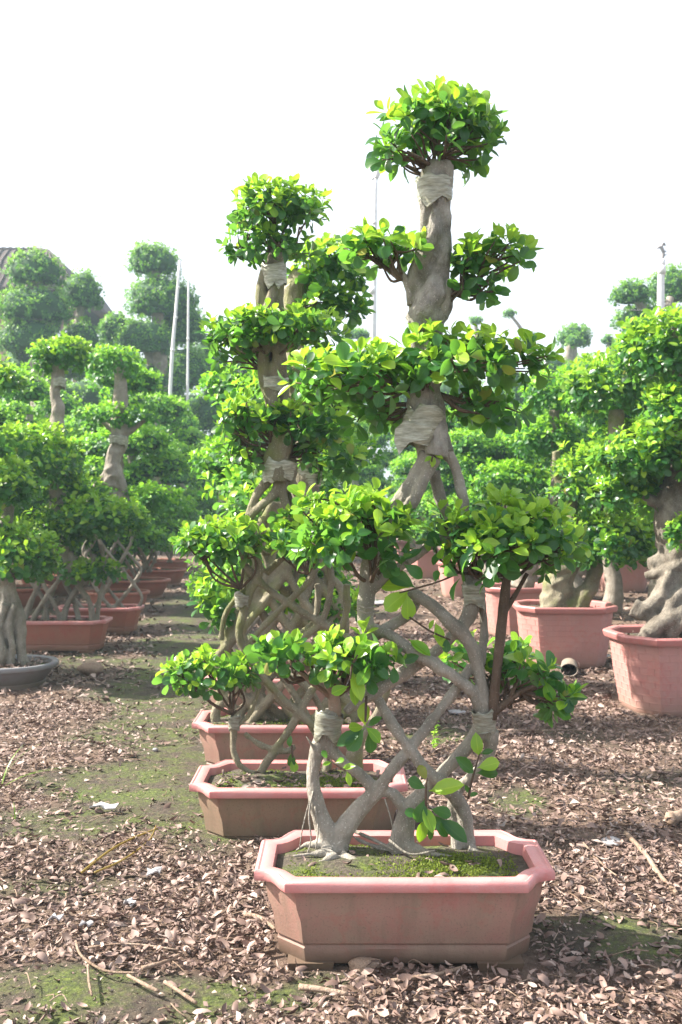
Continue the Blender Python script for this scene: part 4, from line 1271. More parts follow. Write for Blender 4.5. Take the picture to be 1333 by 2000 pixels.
FR = np.random.default_rng(23)
SPECS = [
    dict(kind='lattice', lz=1.75, lw=.42, stems=[[(0, 1.6, .09), (.02, 1.9, .07), (-.02, 2.3, .055), (.02, 2.7, .06), (0, 2.85, .05)]], wraps=[(0, 1.78, .085), (.01, 2.72, .07)],
         pads=[(-.1, 1.22, .56, .26), (.3, .78, .34, .18, -.2), (-.32, .7, .3, .16, .2), (.05, 2.08, .46, .22), (0, 3.02, .36, .24)]),
    dict(kind='lattice', lz=1.5, lw=.45, ln=4, stems=[[(0, 1.4, .1), (.03, 1.8, .08), (.0, 2.2, .07), (.04, 2.6, .06)]], wraps=[(0, 1.55, .09), (.02, 2.45, .07)],
         pads=[(.05, 1.1, .5, .24), (-.3, .74, .34, .18, .2), (.34, .66, .28, .15, -.2), (-.2, 1.72, .36, .22), (.28, 1.85, .34, .22), (0, 2.35, .44, .22), (.04, 2.92, .34, .25)]),
    dict(kind='stem', stems=[[(0, 0, .16), (.05, .4, .13), (-.04, .9, .1), (.05, 1.5, .085), (0, 2.1, .07), (.03, 2.7, .055)], [(0, .7, .06), (.3, 1.0, .04)], [(0, 1.2, .06), (-.32, 1.5, .04)]], wraps=[(.01, 2.5, .075)],
         pads=[(.3, 1.12, .42, .24), (-.32, 1.6, .44, .24), (.22, 2.1, .44, .24), (0, 2.85, .42, .28)]),
    dict(kind='stem', stems=[[(0, 0, .2), (-.08, .4, .15), (.06, .9, .12), (-.03, 1.4, .09), (.02, 2.0, .07), (0, 2.4, .06)], [(0, .3, .1), (.25, .6, .07), (.35, .9, .05)]], wraps=[(0, 2.2, .08)],
         pads=[(.36, 1.05, .44, .26), (-.28, 1.25, .4, .24), (.1, 1.75, .5, .26), (-.12, 2.15, .36, .2), (.02, 2.6, .44, .28)]),
    dict(kind='lattice', lz=1.3, lw=.4, ln=4, turns=.8, stems=[[(0, 1.2, .09), (.02, 1.6, .075), (-.02, 2.0, .06)]], wraps=[(0, 1.36, .085), (0, 1.95, .07)],
         pads=[(0, .98, .5, .22), (0, 1.66, .42, .2), (0, 2.25, .36, .26)]),
]
PROTO = [field_tree('lattice_ficus_tree' if s['kind'] == 'lattice' else 'pad_ficus_tree', FR, s) for s in SPECS]
USED = [False] * len(PROTO)
def plant(k, loc, label, group=None, sc=1.0, rz=None):
    rz = FR.uniform(-.5, .5) + (math.pi if FR.uniform() < .5 else 0) if rz is None else rz
    sc *= FR.uniform(.95, 1.05)
    if not USED[k]:
        USED[k] = True
        o = PROTO[k]; o.location = loc; o.rotation_euler = (0, 0, rz); o.scale = (sc,) * 3
        return tag(o, label, 'tree', group)
    return copy_tree(PROTO[k], loc, rz, sc, label, group)

# rest of the front row
for Dk, X, k, lab in ((7.1, -.46, 4, 'lattice ficus of the front row, fourth from the front, seen through woven trunks'), (8.5, -.52, 1, 'farther lattice ficus of the front row, fifth from the front, behind the woven trunks')):
    tray((X, Dk), 'pink planter of the front row under the ' + ('fourth' if Dk < 8 else 'fifth') + ' tree, glimpsed through the trunks', rng=FR, moss=300, dry=20)
    plant(k, (X, Dk, .22), lab, sc=.86, rz=.05)

# left row along the path -----------------------------------------------------
G_L = 'ficus trees crowded in the rows left of the path'
oval((-2.84, 8.42), 'grey shallow oval planter at left edge with twisted root trunk', .50, .40, .19, 'grey_pot', rng=FR, dry=260, moss=60)
tray((-2.82, 10.32), 'pink cut-cornered planter just behind the grey oval one, lattice trunk inside', h=.325, rng=FR, moss=700, dry=200, body='terra')
tray((-2.77, 11.75), 'second cut-cornered planter of left row, darker side toward the path', h=.305, rng=FR, moss=300, dry=60, body='terra')
oval((-3.05, 13.95), 'small rounded terracotta planter behind the cut-cornered pair', .44, .36, .29, 'terra', rng=FR, moss=200, name='round_planter')
oval((-3.30, 16.1), 'wide oval terracotta planter midway down the left row', .62, .42, .29, 'terra', rng=FR, moss=250)
oval((-3.35, 18.5), 'oval terracotta planter behind the wide oval one', .56, .40, .29, 'terra', rng=FR, moss=100)
oval((-3.65, 21.3), 'farthest visible terracotta planter at end of left row', .50, .40, .3, 'terra', rng=FR)
for i, (Dk, X) in enumerate(((12.4, -4.5), (14.5, -4.55), (16.5, -4.65), (18.6, -4.8))):
    oval((X, Dk), 'terracotta planter behind lattice trunks, ' + ('first', 'second', 'third', 'fourth')[i] + ' from the front in the second left row', .52, .4, .3, 'terra', 'terracotta planters in the second left row', rng=FR)

# twisted root tree in the grey pot
L1b = np.array([-2.84, 8.42, .15])
L1 = root('root_ficus_tree', L1b, 'ficus with fat braided root trunk in the grey oval planter', 'tree')
mb = MB()
for l in ([(4, 1300, 26), (10, 1240, 40), (13, 1190, 34), (12, 1140, 26), (10, 1060, 24), (20, 960, 22)], [(45, 1305, 14), (40, 1260, 22), (38, 1210, 26), (25, 1160, 20), (18, 1120, 18)], [(-20, 1300, 24), (-14, 1240, 30), (-4, 1190, 30), (6, 1140, 22)],
          [(20, 1300, 16, -.05), (24, 1265, 14, -.08), (18, 1220, 14, -.08), (30, 1180, 12, -.06)], [(60, 1300, 6, .02), (48, 1280, 10), (44, 1240, 14)], [(2, 1300, 18, -.06), (6, 1270, 18, -.1), (-4, 1230, 16, -.1), (10, 1180, 14, -.08)],
          [(-40, 1240, 20), (-30, 1190, 20), (-10, 1150, 18)]):
    limb(mb, l, 8.42, 10, 5, .15)
fuse(mb, 'trunk', M['bark'], L1, L1b, .007, 1, .004, 20)
foliage(L1, L1b, [ppad(28, 1090, 80, 62, 8.42, -.1, low=-.55, sp=.068, org=(12, 1140)), ppad(-30, 1040, 60, 44, 8.42, 0, low=-.6, sp=.075), ppad(0, 950, 66, 60, 8.42, 0, low=-.6, sp=.07),
                  ppad(-10, 740, 50, 40, 8.42, 0, low=-.6, sp=.08), ppad(-40, 860, 60, 44, 8.42, 0, low=-.6, sp=.08)], FR, .082, 'hi', single=120, twigs=10)
# the first lattice tree
Lb = np.array([-2.86, 10.32, .26])
L2 = root('lattice_ficus_tree', Lb, 'left lattice ficus with one broad dark crown low over its woven trunk', 'tree')
mb = MB()
for x0, x1, y1, r in ((-.40, -.10, .05, .03), (-.32, .18, -.06, .026), (-.12, -.38, .06, .026), (.02, .36, .0, .032), (.05, -.22, -.05, .024), (.22, -.05, .06, .026), (.34, .12, -.04, .03), (.38, .44, .05, .022), (-.2, .0, .1, .022)):
    zz = FR.uniform(.85, 1.1)
    mb.add(*tube([(-2.84 + x0, 10.32, .2, r * 1.3), (-2.84 + x0 * .75 + x1 * .25 + FR.normal(0, .03), 10.32 + y1, .48, r * 1.05), (-2.84 + x0 * .3 + x1 * .7 + FR.normal(0, .03), 10.32 + y1, .75, r), (-2.84 + x1, 10.32, zz, r * .8)], 8, 5, .2, x0))
limb(mb, [(120, 1100, 30), (118, 1010, 40), (115, 930, 36), (112, 870, 34), (110, 840, 30), (114, 800, 24), (108, 770, 22), (114, 735, 26), (116, 705, 24)], 10.32, 10, 5, .2)
fuse(mb, 'trunk', M['bark_pale'], L2, Lb, .011, 2, .005, 16)
wrap_px(L2, Lb, 110, 848, 34, 26, 10.3, 3)
wrap_px(L2, Lb, 116, 748, 30, 20, 10.3, 4)
foliage(L2, Lb, [ppad(185, 1018, 100, 48, 10.32, -.05, low=-.5, sp=.075, flat=.7, fill=.4), ppad(110, 1040, 70, 44, 10.32, 0, low=-.6, sp=.085), ppad(170, 1115, 66, 22, 10.32, 0, low=-.6, sp=.095),
                 ppad(64, 900, 86, 76, 10.32, -.2, low=-.6, sp=.078), ppad(118, 696, 54, 38, 10.32, 0, low=-.6, sp=.07), ppad(150, 960, 60, 34, 10.32, .1, sp=.085)], FR, .085, 'hi', single=160)
# bare pale trunk further back
Lb3 = np.array([-2.77, 11.75, .26])
L3 = root('lattice_ficus_tree', Lb3, 'pale-trunked ficus with thin dried middle tier and legs spread into a lattice', 'tree')
mb = MB()
lattice(mb, -2.66, 11.75, .24, 1.2, .42, .24, 3, .022, .9, rng=FR)
limb(mb, [(232, 700, 24), (236, 760, 26), (232, 820, 34), (234, 860, 34), (222, 900, 30), (222, 925, 36), (216, 950, 30)], 11.75, 10, 5, .2)
limb(mb, [(226, 910, 20), (206, 930, 18), (186, 955, 16), (170, 1000, 16)], 11.75, 8, 5, .15)
limb(mb, [(226, 920, 18), (214, 955, 16), (236, 975, 16), (215, 1000, 14)], 11.75, 8, 5, .15)
limb(mb, [(224, 915, 22), (238, 945, 18), (245, 970, 16), (262, 1010, 16)], 11.75, 8, 5, .15)
limb(mb, [(232, 850, 18), (210, 830, 12), (190, 818, 8)], 11.75, 8, 4, .15)
limb(mb, [(238, 850, 18), (262, 838, 12), (285, 818, 8)], 11.75, 8, 4, .15)
fuse(mb, 'trunk', M['bark_pale'], L3, Lb3, .012, 2, .005, 16)
wrap_px(L3, Lb3, 232, 860, 40, 16, 11.7, 5)
foliage(L3, Lb3, [ppad(222, 708, 50, 36, 11.75, 0, low=-.7, sp=.085), ppad(212, 812, 58, 26, 11.75, 0, low=-.7, sp=.10), ppad(262, 815, 50, 24, 11.75, 0, low=-.7, sp=.11), ppad(300, 985, 60, 40, 11.75, .1, sp=.08), ppad(205, 1000, 60, 34, 11.75, .2, sp=.085)], FR, .08, 'lo', mats=('far_mature', 'far_young'))
for k, (Dk, X, kk) in enumerate(((13.95, -3.05, 0), (16.1, -3.3, 1), (18.5, -3.35, 0), (21.3, -3.65, 1), (23.6, -3.7, 0), (26, -3.5, 4))):
    lab = ['layered ficus in the small rounded terracotta planter', 'layered ficus in the wide oval terracotta planter', 'layered ficus in the oval planter behind the wide one', 'layered ficus in the farthest visible left planter', None, None][k]
    plant(kk, (X, Dk, .2), lab or ('small far ficus closing the left row, the ' + ('nearer' if k == 4 else 'farther') + ' of two'), None if lab else 'far ficus trees at the end of the path', sc=1.0)
NTH = ['first', 'second', 'third', 'fourth', 'fifth', 'sixth', 'seventh', 'eighth', 'ninth', 'tenth', 'eleventh', 'twelfth']
rows = [(-4.5, [9.0, 10.7, 12.4, 14.5, 16.5, 18.6, 20.8, 23.2]), (-5.9, [12.2, 14.0, 16.0, 18.1, 20.4, 22.8]), (-7.4, [15.5, 17.8, 20.2, 22.6])]
for X, ys in rows:
    for i, y in enumerate(ys):
        k = int(FR.choice([0, 1, 1, 0, 3]))
        plant(k, (X + FR.uniform(-.2, .2) - .02 * (y - 10), y + FR.uniform(-.2, .2), .2 if k in (0, 1, 4) else .05),
              ('leafy lattice ficus, ' if k in (0, 1) else 'thick-stemmed ficus, ') + NTH[i] + ' from the front in the ' + {-4.5: 'second', -5.9: 'third', -7.4: 'fourth'}[X] + ' row left of the path', G_L, sc=.92 + .04 * (X > -5))
# beyond the end of the path and behind the front tree
for i, (X, y, k) in enumerate(((-2.2, 27, 0), (-.9, 25.5, 1), (.3, 24, 0), (-1.6, 30, 2), (-.2, 29, 3), (1.0, 28, 1), (-2.9, 30, 1))):
    plant(k, (X, y, .1), 'small far ficus closing the end of the path, ' + NTH[sorted([-2.2, -.9, .3, -1.6, -.2, 1.0, -2.9]).index(X)] + ' of seven from the left', 'far ficus trees at the end of the path')

# right rows -------------------------------------------------------------------
G_R = 'ficus trees crowded in the rows on the right'
brick_pot((2.44, 7.45), 'nearest pink brick-pattern pot at right edge under the stone-like trunk', .48, .56, .12, rng=FR)
brick_pot((2.07, 9.52), 'pink brick-pattern pot, half sunlit, with rocky trunk, beside the clay pipe', .46, .555, -.06, rng=FR)
brick_pot((2.03, 11.55), 'pink pot half hidden behind the half sunlit brick-pattern pot', .45, .56, .2, rng=FR)
brick_pot((1.98, 16.2), 'small distant pink pot showing left of the dark side branch', .46, .56, .1, rng=FR, relief=False)
brick_pot((1.76, 20.2), 'distant pink pot showing between front tree branches', .46, .56, .0, rng=FR, relief=False)
brick_pot((1.70, 24.6), 'farthest pink pot showing beside the front tree trunk', .46, .56, .3, rng=FR, relief=False)
brick_pot((4.72, 17.2), 'distant pink pot between the two large brick-pattern pots', .46, .56, .2, rng=FR, relief=False)
DR = 7.45
Rb = np.array([2.4, DR, .5])
R1 = root('thick_root_ficus_tree', Rb, 'ficus with massive grey trunk and twisted thick roots at the right edge', 'tree')
mb = MB()
for l in ([(1365, 1290, 120), (1352, 1200, 110), (1340, 1130, 96), (1325, 1060, 84), (1322, 990, 88), (1338, 920, 76), (1345, 820, 56), (1335, 700, 42), (1320, 640, 26)],
          [(1236, 1186, 36, -.14), (1256, 1194, 36, -.16), (1284, 1172, 36, -.16), (1308, 1136, 38, -.12), (1345, 1112, 40)], [(1262, 1245, 40, -.22), (1290, 1222, 52, -.2), (1325, 1200, 56, -.18), (1370, 1170, 60, -.1)],
          [(1268, 1105, 30), (1300, 1098, 44), (1345, 1092, 50)], [(1300, 990, 30), (1268, 975, 22), (1255, 968, 16)],
          [(1320, 900, 40), (1290, 860, 28), (1260, 830, 20)]):
    limb(mb, l, DR, 12, 5, .15)
for l in ([(1250, 1262, 22, -.24), (1268, 1236, 30, -.26), (1300, 1215, 34, -.26), (1345, 1196, 36, -.24)], [(1275, 1265, 20, -.2), (1290, 1225, 24, -.24), (1312, 1180, 26, -.22), (1345, 1140, 30, -.15)],
          [(1300, 1262, 22, -.25), (1318, 1230, 24, -.28), (1350, 1205, 26, -.28)], [(1262, 1125, 16, -.04), (1290, 1118, 22, -.1), (1330, 1100, 26, -.12), (1360, 1070, 30, -.1)], [(1302, 1180, 14, -.2), (1296, 1150, 16, -.2), (1310, 1118, 18, -.16)]):
    limb(mb, l, DR, 10, 6, .12)
fuse(mb, 'trunk', M['bark_dark'], R1, Rb, .0105, 1, .005, 18)
foliage(R1, Rb, [ppad(1290, 890, 112, 68, DR, -.1, low=-.7, sp=.068, fill=.4), ppad(1312, 690, 104, 78, DR, 0, low=-.6, sp=.068, fill=.4), ppad(1330, 800, 70, 56, DR, -.15, low=-.7, sp=.07), ppad(1235, 960, 70, 46, DR, .15, low=-.7, sp=.075), ppad(1345, 1035, 38, 34, DR, -.3, low=-.7, sp=.066)], FR, .08, 'hi', single=130, twigs=8)
DR2 = 9.52
Rb2 = np.array([2.07, DR2, .5])
R2 = root('pad_ficus_tree', Rb2, 'ficus with rocky leaning trunk in half sunlit pot, wide crown tiers to the right', 'tree')
mb = MB()
for l in ([(1085, 1200, 70), (1088, 1160, 62), (1100, 1110, 54), (1140, 1050, 50), (1180, 1000, 40), (1200, 940, 32), (1204, 860, 34), (1204, 800, 30)], [(1120, 1195, 34, -.1), (1140, 1165, 36, -.08), (1160, 1130, 30, -.05), (1165, 1060, 30)],
          [(1190, 990, 26), (1150, 950, 18)], [(1100, 1120, 30), (1120, 1000, 26), (1090, 930, 20), (1086, 880, 16)]):
    limb(mb, l, DR2, 12, 5, .2)
fuse(mb, 'trunk', M['bark_moss'], R2, Rb2, .013, 2, .01, 10)
foliage(R2, Rb2, [ppad(1200, 1062, 86, 60, DR2, -.2, low=-.6, sp=.07, fill=.4), ppad(1150, 1035, 40, 40, DR2, -.1, low=-.6, sp=.075), ppad(1168, 940, 84, 72, DR2, -.15, low=-.7, sp=.07, fill=.4), ppad(1212, 758, 106, 72, DR2, 0, low=-.6, sp=.07, fill=.4), ppad(1240, 860, 70, 40, DR2, .2, low=-.7, sp=.08)], FR, .082, 'hi', single=200, twigs=8)
DR3 = 11.55
Rb3 = np.array([2.03, DR3, .5])
R3 = root('pad_ficus_tree', Rb3, 'ficus behind the half sunlit pot with thin pale stem and rounded tiers', 'tree')
mb = MB()
for l in ([(1020, 1150, 50), (1040, 1080, 36), (1070, 1010, 24), (1084, 960, 20), (1086, 900, 20), (1085, 850, 20), (1082, 800, 20)], [(1040, 1080, 30), (1000, 1000, 24), (990, 960, 20)]):
    limb(mb, l, DR3, 10, 5, .2)
fuse(mb, 'trunk', M['bark_pale'], R3, Rb3, .013, 2, .006, 14)
foliage(R3, Rb3, [ppad(1086, 770, 62, 50, DR3, 0, low=-.6, sp=.078), ppad(1062, 860, 66, 44, DR3, 0, low=-.6, sp=.078), ppad(1000, 940, 70, 40, DR3, .1, low=-.6, sp=.08), ppad(1060, 1010, 60, 40, DR3, .2, sp=.085)], FR, .082, 'lo', mats=('far_mature', 'far_young'))
for (Dk, X, kk, lab) in ((13.8, 2.0, 3, 'ficus with stacked tiers two places behind the half sunlit pot'), (16.2, 1.98, 2, 'ficus standing in the small distant pot left of the dark branch'), (18.2, 1.9, 3, 'ficus between two distant pink pots right of the front tree'), (20.2, 1.76, 2, 'ficus in the distant pink pot glimpsed between front branches'), (22.4, 1.7, 3, 'ficus just before the farthest pink pot'), (24.6, 1.7, 2, 'ficus in the farthest pink pot')):
    plant(kk, (X, Dk, .45 if kk == 2 else .1), lab, None, sc=.82)
rows = [(3.4, [9.6, 11.4, 13.2, 15.4, 17.6, 20, 22.5]), (4.75, [10.8, 12.8, 15, 17.2, 19.6, 22.2]), (6.3, [15, 17.5, 20, 23])]
for X, ys in rows:
    for i, y in enumerate(ys):
        k = int(FR.choice([2, 3, 3, 2, 1]))
        plant(k, (X + FR.uniform(-.2, .2), y + FR.uniform(-.2, .2), .1), ('leafy lattice ficus, ' if k == 1 else 'thick-stemmed ficus, ') + NTH[i] + ' from the front in the ' + {3.4: 'second', 4.75: 'third', 6.3: 'fourth'}[X] + ' row on the right', G_R, sc=.92)

# ------------------------------------------------------------------ clipped giants far behind
TR = np.random.default_rng(41)
def topiary(label, D, pads, trunks, loc, name='topiary_tree', group=None, L=.096, sp=.135):
    b = np.array([(loc - CX0) * D / FPX, D, 0.0])
    rt = root(name, b, label, 'tree', group)
    mb = MB()
    for l in trunks: limb(mb, l, D, 10, 4, .15)
    mb.build('trunk', M['bark_pale'], rt, b)
    ps = []
    for q in pads:
        px, py, rx, ry = q[:4]
        dz = q[4] if len(q) > 4 else 0
        s = (D + dz) / FPX
        r = (rx * s, rx * s * .9, ry * s)
        ps.append(dict(c=P(px, py + ry * .25, D + dz), r=(r[0], r[1], r[2] * 1.1), n=nros(r, sp, .95), low=-.62, flat=.5, fill=0, young=.95, lump=.08, up=.3, ragged=0))
    foliage(rt, b, ps, TR, L, 'xs', mats=('top_shaded', 'top_lit'), name='clipped_crown', core=.86)
    return rt
topiary('giant clipped tree with stacked cloud crowns before the tiled building', 27, [(70, 522, 56, 40), (68, 592, 72, 44), (160, 566, 40, 44, 1), (58, 655, 66, 42), (160, 655, 36, 38, 1), (100, 700, 90, 46, 1)],
        [[(80, 1030, 40), (78, 800, 36), (72, 650, 30), (68, 520, 22)], [(78, 740, 22, .6), (150, 640, 18, 1.1), (158, 575, 12, 1.1)]], 80)
topiary('giant clipped tree whose top crown is cut by the leaning white pole', 29, [(300, 505, 51, 36), (318, 578, 72, 48), (358, 632, 48, 46, 1), (285, 655, 56, 40, -.5), (228, 640, 38, 34, 1), (225, 705, 54, 50, 1), (360, 715, 56, 50, 1), (290, 740, 80, 46, .5)],
        [[(320, 1020, 40), (318, 800, 34), (310, 650, 26), (302, 510, 18)], [(316, 760, 20), (292, 700, 18), (288, 660, 12)], [(304, 720, 18), (300, 660, 10)]], 320)
topiary('low dark clipped tree right of the leaning pole', 30, [(436, 752, 40, 26), (400, 700, 44, 40, 1), (470, 720, 30, 20, 1), (430, 800, 56, 34)], [[(440, 1010, 30), (444, 850, 24), (462, 750, 14), (470, 725, 10)], [(446, 840, 14), (410, 750, 10), (440, 765, 12)]], 440)
topiary('small flat clipped tree beside the tall lamp pole', 40, [(700, 652, 28, 11), (716, 700, 34, 18)], [[(706, 1000, 16), (706, 760, 14), (702, 655, 10)]], 706)
topiary('tiny ball tree on a slanting stalk above the right field', 40, [(996, 611, 12, 9), (1036, 656, 14, 10)], [[(1050, 900, 26), (1046, 740, 20), (1036, 660, 10)], [(1046, 720, 14), (1022, 650, 8), (997, 614, 5)]], 1048, L=.1)
topiary('tiny ball tree left of the slanting stalk', 42, [(930, 625, 14, 9), (905, 690, 30, 20)], [[(930, 900, 16), (930, 720, 12), (930, 630, 7)]], 930, L=.1)
topiary('umbrella-shaped clipped tree with two pale stems', 36, [(1122, 655, 33, 26, .6), (1124, 664, 17, 14, -.6)], [[(1112, 900, 26), (1110, 740, 22), (1112, 690, 18), (1120, 660, 10)], [(1120, 800, 16), (1122, 700, 12), (1123, 668, 9)]], 1112, L=.1)
topiary('thin clipped tree with small cap right of the umbrella tree', 36, [(1188, 662, 13, 9), (1200, 672, 14, 10)], [[(1200, 900, 18), (1196, 740, 16), (1190, 668, 8)]], 1198, L=.1)
topiary('giant clipped tree behind the pole at right edge', 26, [(1234, 570, 40, 28), (1312, 556, 46, 42, 1), (1270, 618, 72, 26, .5), (1240, 672, 40, 40, 1), (1320, 640, 60, 40, 1)], [[(1290, 1020, 40), (1285, 760, 36), (1262, 620, 24), (1240, 575, 14)], [(1285, 700, 24), (1310, 580, 14)]], 1288)
FAR_ROUND = sorted([(372, 805, 70, 46, 33), (440, 890, 60, 44, 32), (1075, 720, 40, 40, 33), (1150, 725, 50, 38, 34), (1000, 760, 44, 44, 31), (890, 760, 60, 40, 36), (800, 770, 60, 40, 40), (620, 800, 60, 40, 38), (540, 830, 70, 44, 36), (480, 850, 60, 44, 34), (40, 760, 80, 50, 30), (160, 780, 80, 46, 31)])
for i, (px, py, rx, ry, D) in enumerate(FAR_ROUND):
    topiary('distant rounded tree behind the nursery rows, ' + NTH[i] + ' of twelve from the left', D, [(px, py, rx, ry), (px - rx * .5, py + ry * 1.3, rx, ry, .6), (px + rx * .6, py + ry * 1.7, rx, ry, .4)], [[(px, 1030, 20), (px, py + 20, 14)]], px, name='rounded_tree', group='distant rounded trees behind the rows', L=.12, sp=.19)

# ------------------------------------------------------------------ building with sweeping eaves
DB = 42.0
bx = lambda px: (px - CX0) * DB / FPX
bz = lambda py: HC - (py - HZ) * DB / FPX
B = root('pavilion', (bx(-60), DB, 0), 'old two-storey building with dark upswept tiled roof behind the clipped trees', 'building')
bo = np.array([bx(-60), DB, 0])
rt_x, rt_z, rd = bx(40), bz(493), 3.0
prof = [(0, 0), (.3, -.09), (.55, -.24), (.75, -.5), (.9, -.83), (1.0, -1.0)]
H = bz(493) - bz(604); Wd = bx(203) - rt_x
rings = []
for u, h in prof:
    x1 = rt_x + Wd * u; x0 = bx(-300) - Wd * u * .9; yd = .25 + 4.2 * u; z = bz(493) + h * H
    rings.append(np.array([(x0, DB - yd, z), (x1, DB - yd, z), (x1, DB + yd, z), (x0, DB + yd, z)]))
V, F, T = loft(rings, True, False)
roof = link('roof', mesh('roof', V - bo, [F, T], M['roof'], smooth=False), B)
V, F = loft([rings[-1], rings[-1] - [0, 0, .14], rings[-1] * [1, 1, 1] * 1 - np.array([(-.4, -.4, .16), (.4, -.4, .16), (.4, .4, .16), (-.4, .4, .16)])])
link('eave', mesh('eave', V - bo, [F], M['roof'], smooth=False), roof)
mbt = MB()
for k in range(46):
    x = bx(-290) + k * .27
    for sgn in (-1,):
        pts = [(min(max(x, bx(-300) - Wd * u * .9), rt_x + Wd * u), DB - (.25 + 4.2 * u), bz(493) + h * H + .03, .035) for u, h in prof]
        mbt.add(*tube(pts, 4, 1))
mbt.build('roof_tile_ridge', M['roof'], roof, bo, 'stuff')
zc = bz(604)
V, F = box(bx(-150), DB, zc / 2, bx(62) - bx(-362), 6.4, zc); link('wall', mesh('wall', V - bo, [F], M['wall'], smooth=False), B)
for k in range(5):
    x = bx(5 - 62 * k)
    V, F = box(x, DB - 3.23, bz(580), .9, .10, 1.0); w = link('window', mesh('window', V - bo, [F], M['roof'], smooth=False), B)
    V, F = box(x, DB - 3.27, bz(580), .7, .06, .8); link('pane', mesh('pane', V - bo, [F], M['dark'], smooth=False), w)
for px in (152, 164, 174, 120):
    mb = MB(); mb.add(*tube([(bx(px), DB - 2.2, zc + .05, .09), (bx(px), DB - 2.2, 3.6, .10)], 8, 1)); mb.build('column', M['wall'], B, bo)
V, F = box(bx(120), DB, 3.5, bx(180) - bx(60), 5.6, .3); link('terrace', mesh('terrace', V - bo, [F], M['wall'], smooth=False), B)
for sx in (bx(90), bx(172)):
    V, F = box(sx, DB - 2, 1.68, .4, .4, 3.36); link('pier', mesh('pier', V - bo, [F], M['wall'], smooth=False), B)

# ------------------------------------------------------------------ poles
def pole(label, pts, D, name='white_pole', joints=(), cat='pole'):
    b = P(pts[0][0], pts[0][1], D); b[2] = 0
    rt = root(name, b, label, cat)
    mb = MB(); limb(mb, pts, D, 12, 3); mb.build('shaft', M['white_pole'], rt, b)
    for (x, y, d, h) in joints:
        mb = MB(); limb(mb, [(x - .0, y + h, d), (x, y, d)], D, 12, 1); mb.build('joint_collar', M['white_pole'], rt, b)
    return rt, b
pole('leaning white pole in front of the giant clipped tree', [(322, 1040, 8), (334, 740, 7), (343, 620, 6), (352, 508, 5)], 24, joints=((338, 682, 8, 4), (344, 618, 7.5, 4), (349, 560, 7, 3)))
pole('thinner upright white pole just right of the leaning pole', [(366, 1040, 5), (367, 760, 5), (368, 640, 4), (369, 540, 4)], 27, joints=((368, 660, 6, 4),))
rt, b = pole('tall pale lamp pole standing behind the front tree', [(728, 1020, 14), (729, 700, 13), (731, 560, 10), (733, 430, 8), (734, 345, 7)], 30, 'lamp_pole', joints=((729, 560, 13, 14), (732, 432, 10, 6)), cat='lamp pole')
mb = MB(); limb(mb, [(734, 350, 8), (738, 335, 14), (736, 322, 10)], 30, 8, 3); limb(mb, [(734, 345, 5), (726, 350, 5)], 30, 6, 1); mb.build('lamp_head', M['white_pole'], rt, b)
rt, b = pole('thick white pole with wider cap at right edge', [(1291, 1000, 20), (1291, 640, 15), (1292, 540, 13), (1293, 524, 13)], 20, joints=((1293, 520, 16, 16), (1294, 506, 11, 14)))
mb = MB()
for l in ([(1294, 506, 6), (1296, 492, 7), (1290, 482, 6), (1284, 486, 3)], [(1296, 494, 4), (1302, 490, 3)], [(1293, 484, 4), (1296, 475, 5), (1300, 480, 3)], [(1294, 500, 4), (1303, 497, 2)]): limb(mb, l, 20, 6, 4)
mb.build('finial', M['stone'], rt, b)
pole('thin grey pole between the front tree and umbrella tree', [(1065, 1000, 5), (1065, 760, 5), (1066, 690, 4)], 26)
wr = root('overhead_wire', P(1230, 606, 24), 'thin overhead wire crossing the thick white pole at right edge', 'wire')
mb = MB(); limb(mb, [(1200, 604, 1.3), (1292, 607, 1.3), (1500, 606, 1.3)], 19.8, 4, 4); mb.build('cable', M['stone'], wr, P(1230, 606, 24))

# ------------------------------------------------------------------ litter and small things on the ground
make_litter()
def gpt(px, py):
    D = FPX * HC / (py - HZ)
    p = P(px, py, D); return np.array([p[0], p[1], 0.0])
def stick(label, pts, d, m='stick', name='fallen_twig', lift=.03):
    g = [gpt(x, y) for x, y in pts]
    C = [(*(q[:2]), lift + .012 * math.sin(3 * i) + float(gz([q[0]], [q[1]])[0]), d * (1 - .35 * i / len(g))) for i, q in enumerate(g)]
    base = np.array([g[0][0], g[0][1], 0])
    V, F, T = tube(C, 7, 5, .25, pts[0][0])
    o = link(name, mesh(name, V - base, [F, T], M[m]))
    o.location = base
    return tag(o, label, 'twig')
stick('long grey dead stick lying right of the front planter', [(1222, 1640), (1262, 1690), (1290, 1730), (1322, 1765)], .011)
stick('thin brown twig lying just right of the front rim corner', [(1140, 1660), (1180, 1710), (1218, 1738)], .004)
stick('short pale bent twig by the front planter left side', [(478, 1806), (505, 1812), (530, 1828), (538, 1840)], .009)
stick('curved brown twig in the bottom left litter', [(148, 1860), (160, 1895), (205, 1922), (270, 1930)], .005)
stick('straight twig continuing the curved one toward the bottom', [(250, 1932), (285, 1955), (310, 1966)], .006)
stick('broken twig with pale end, bottom left of the planter', [(278, 1916), (318, 1904), (352, 1880)], .007)
stick('short straight twig, bottom centre left', [(322, 1948), (350, 1968), (384, 1986)], .006)
stick('thin horizontal twig in the left litter', [(172, 1874), (250, 1866), (356, 1872)], .004)
stick('upright-looking thin twig near bottom left corner', [(172, 1915), (174, 1950), (180, 1975)], .004)
stick('long brown twig below the front planter right foot', [(760, 1940), (850, 1925), (905, 1905)], .007)
stick('pale thick twig below the front planter left foot', [(585, 1950), (630, 1958), (680, 1965)], .010)
stick('thin twig in the right litter by the big brick pot', [(950, 1435), (1000, 1436), (1130, 1430)], .004)
stick('forked twig on moss left of the second planter', [(160, 1712), (215, 1675), (260, 1650), (308, 1636)], .005, 'straw', 'dry_stalk')
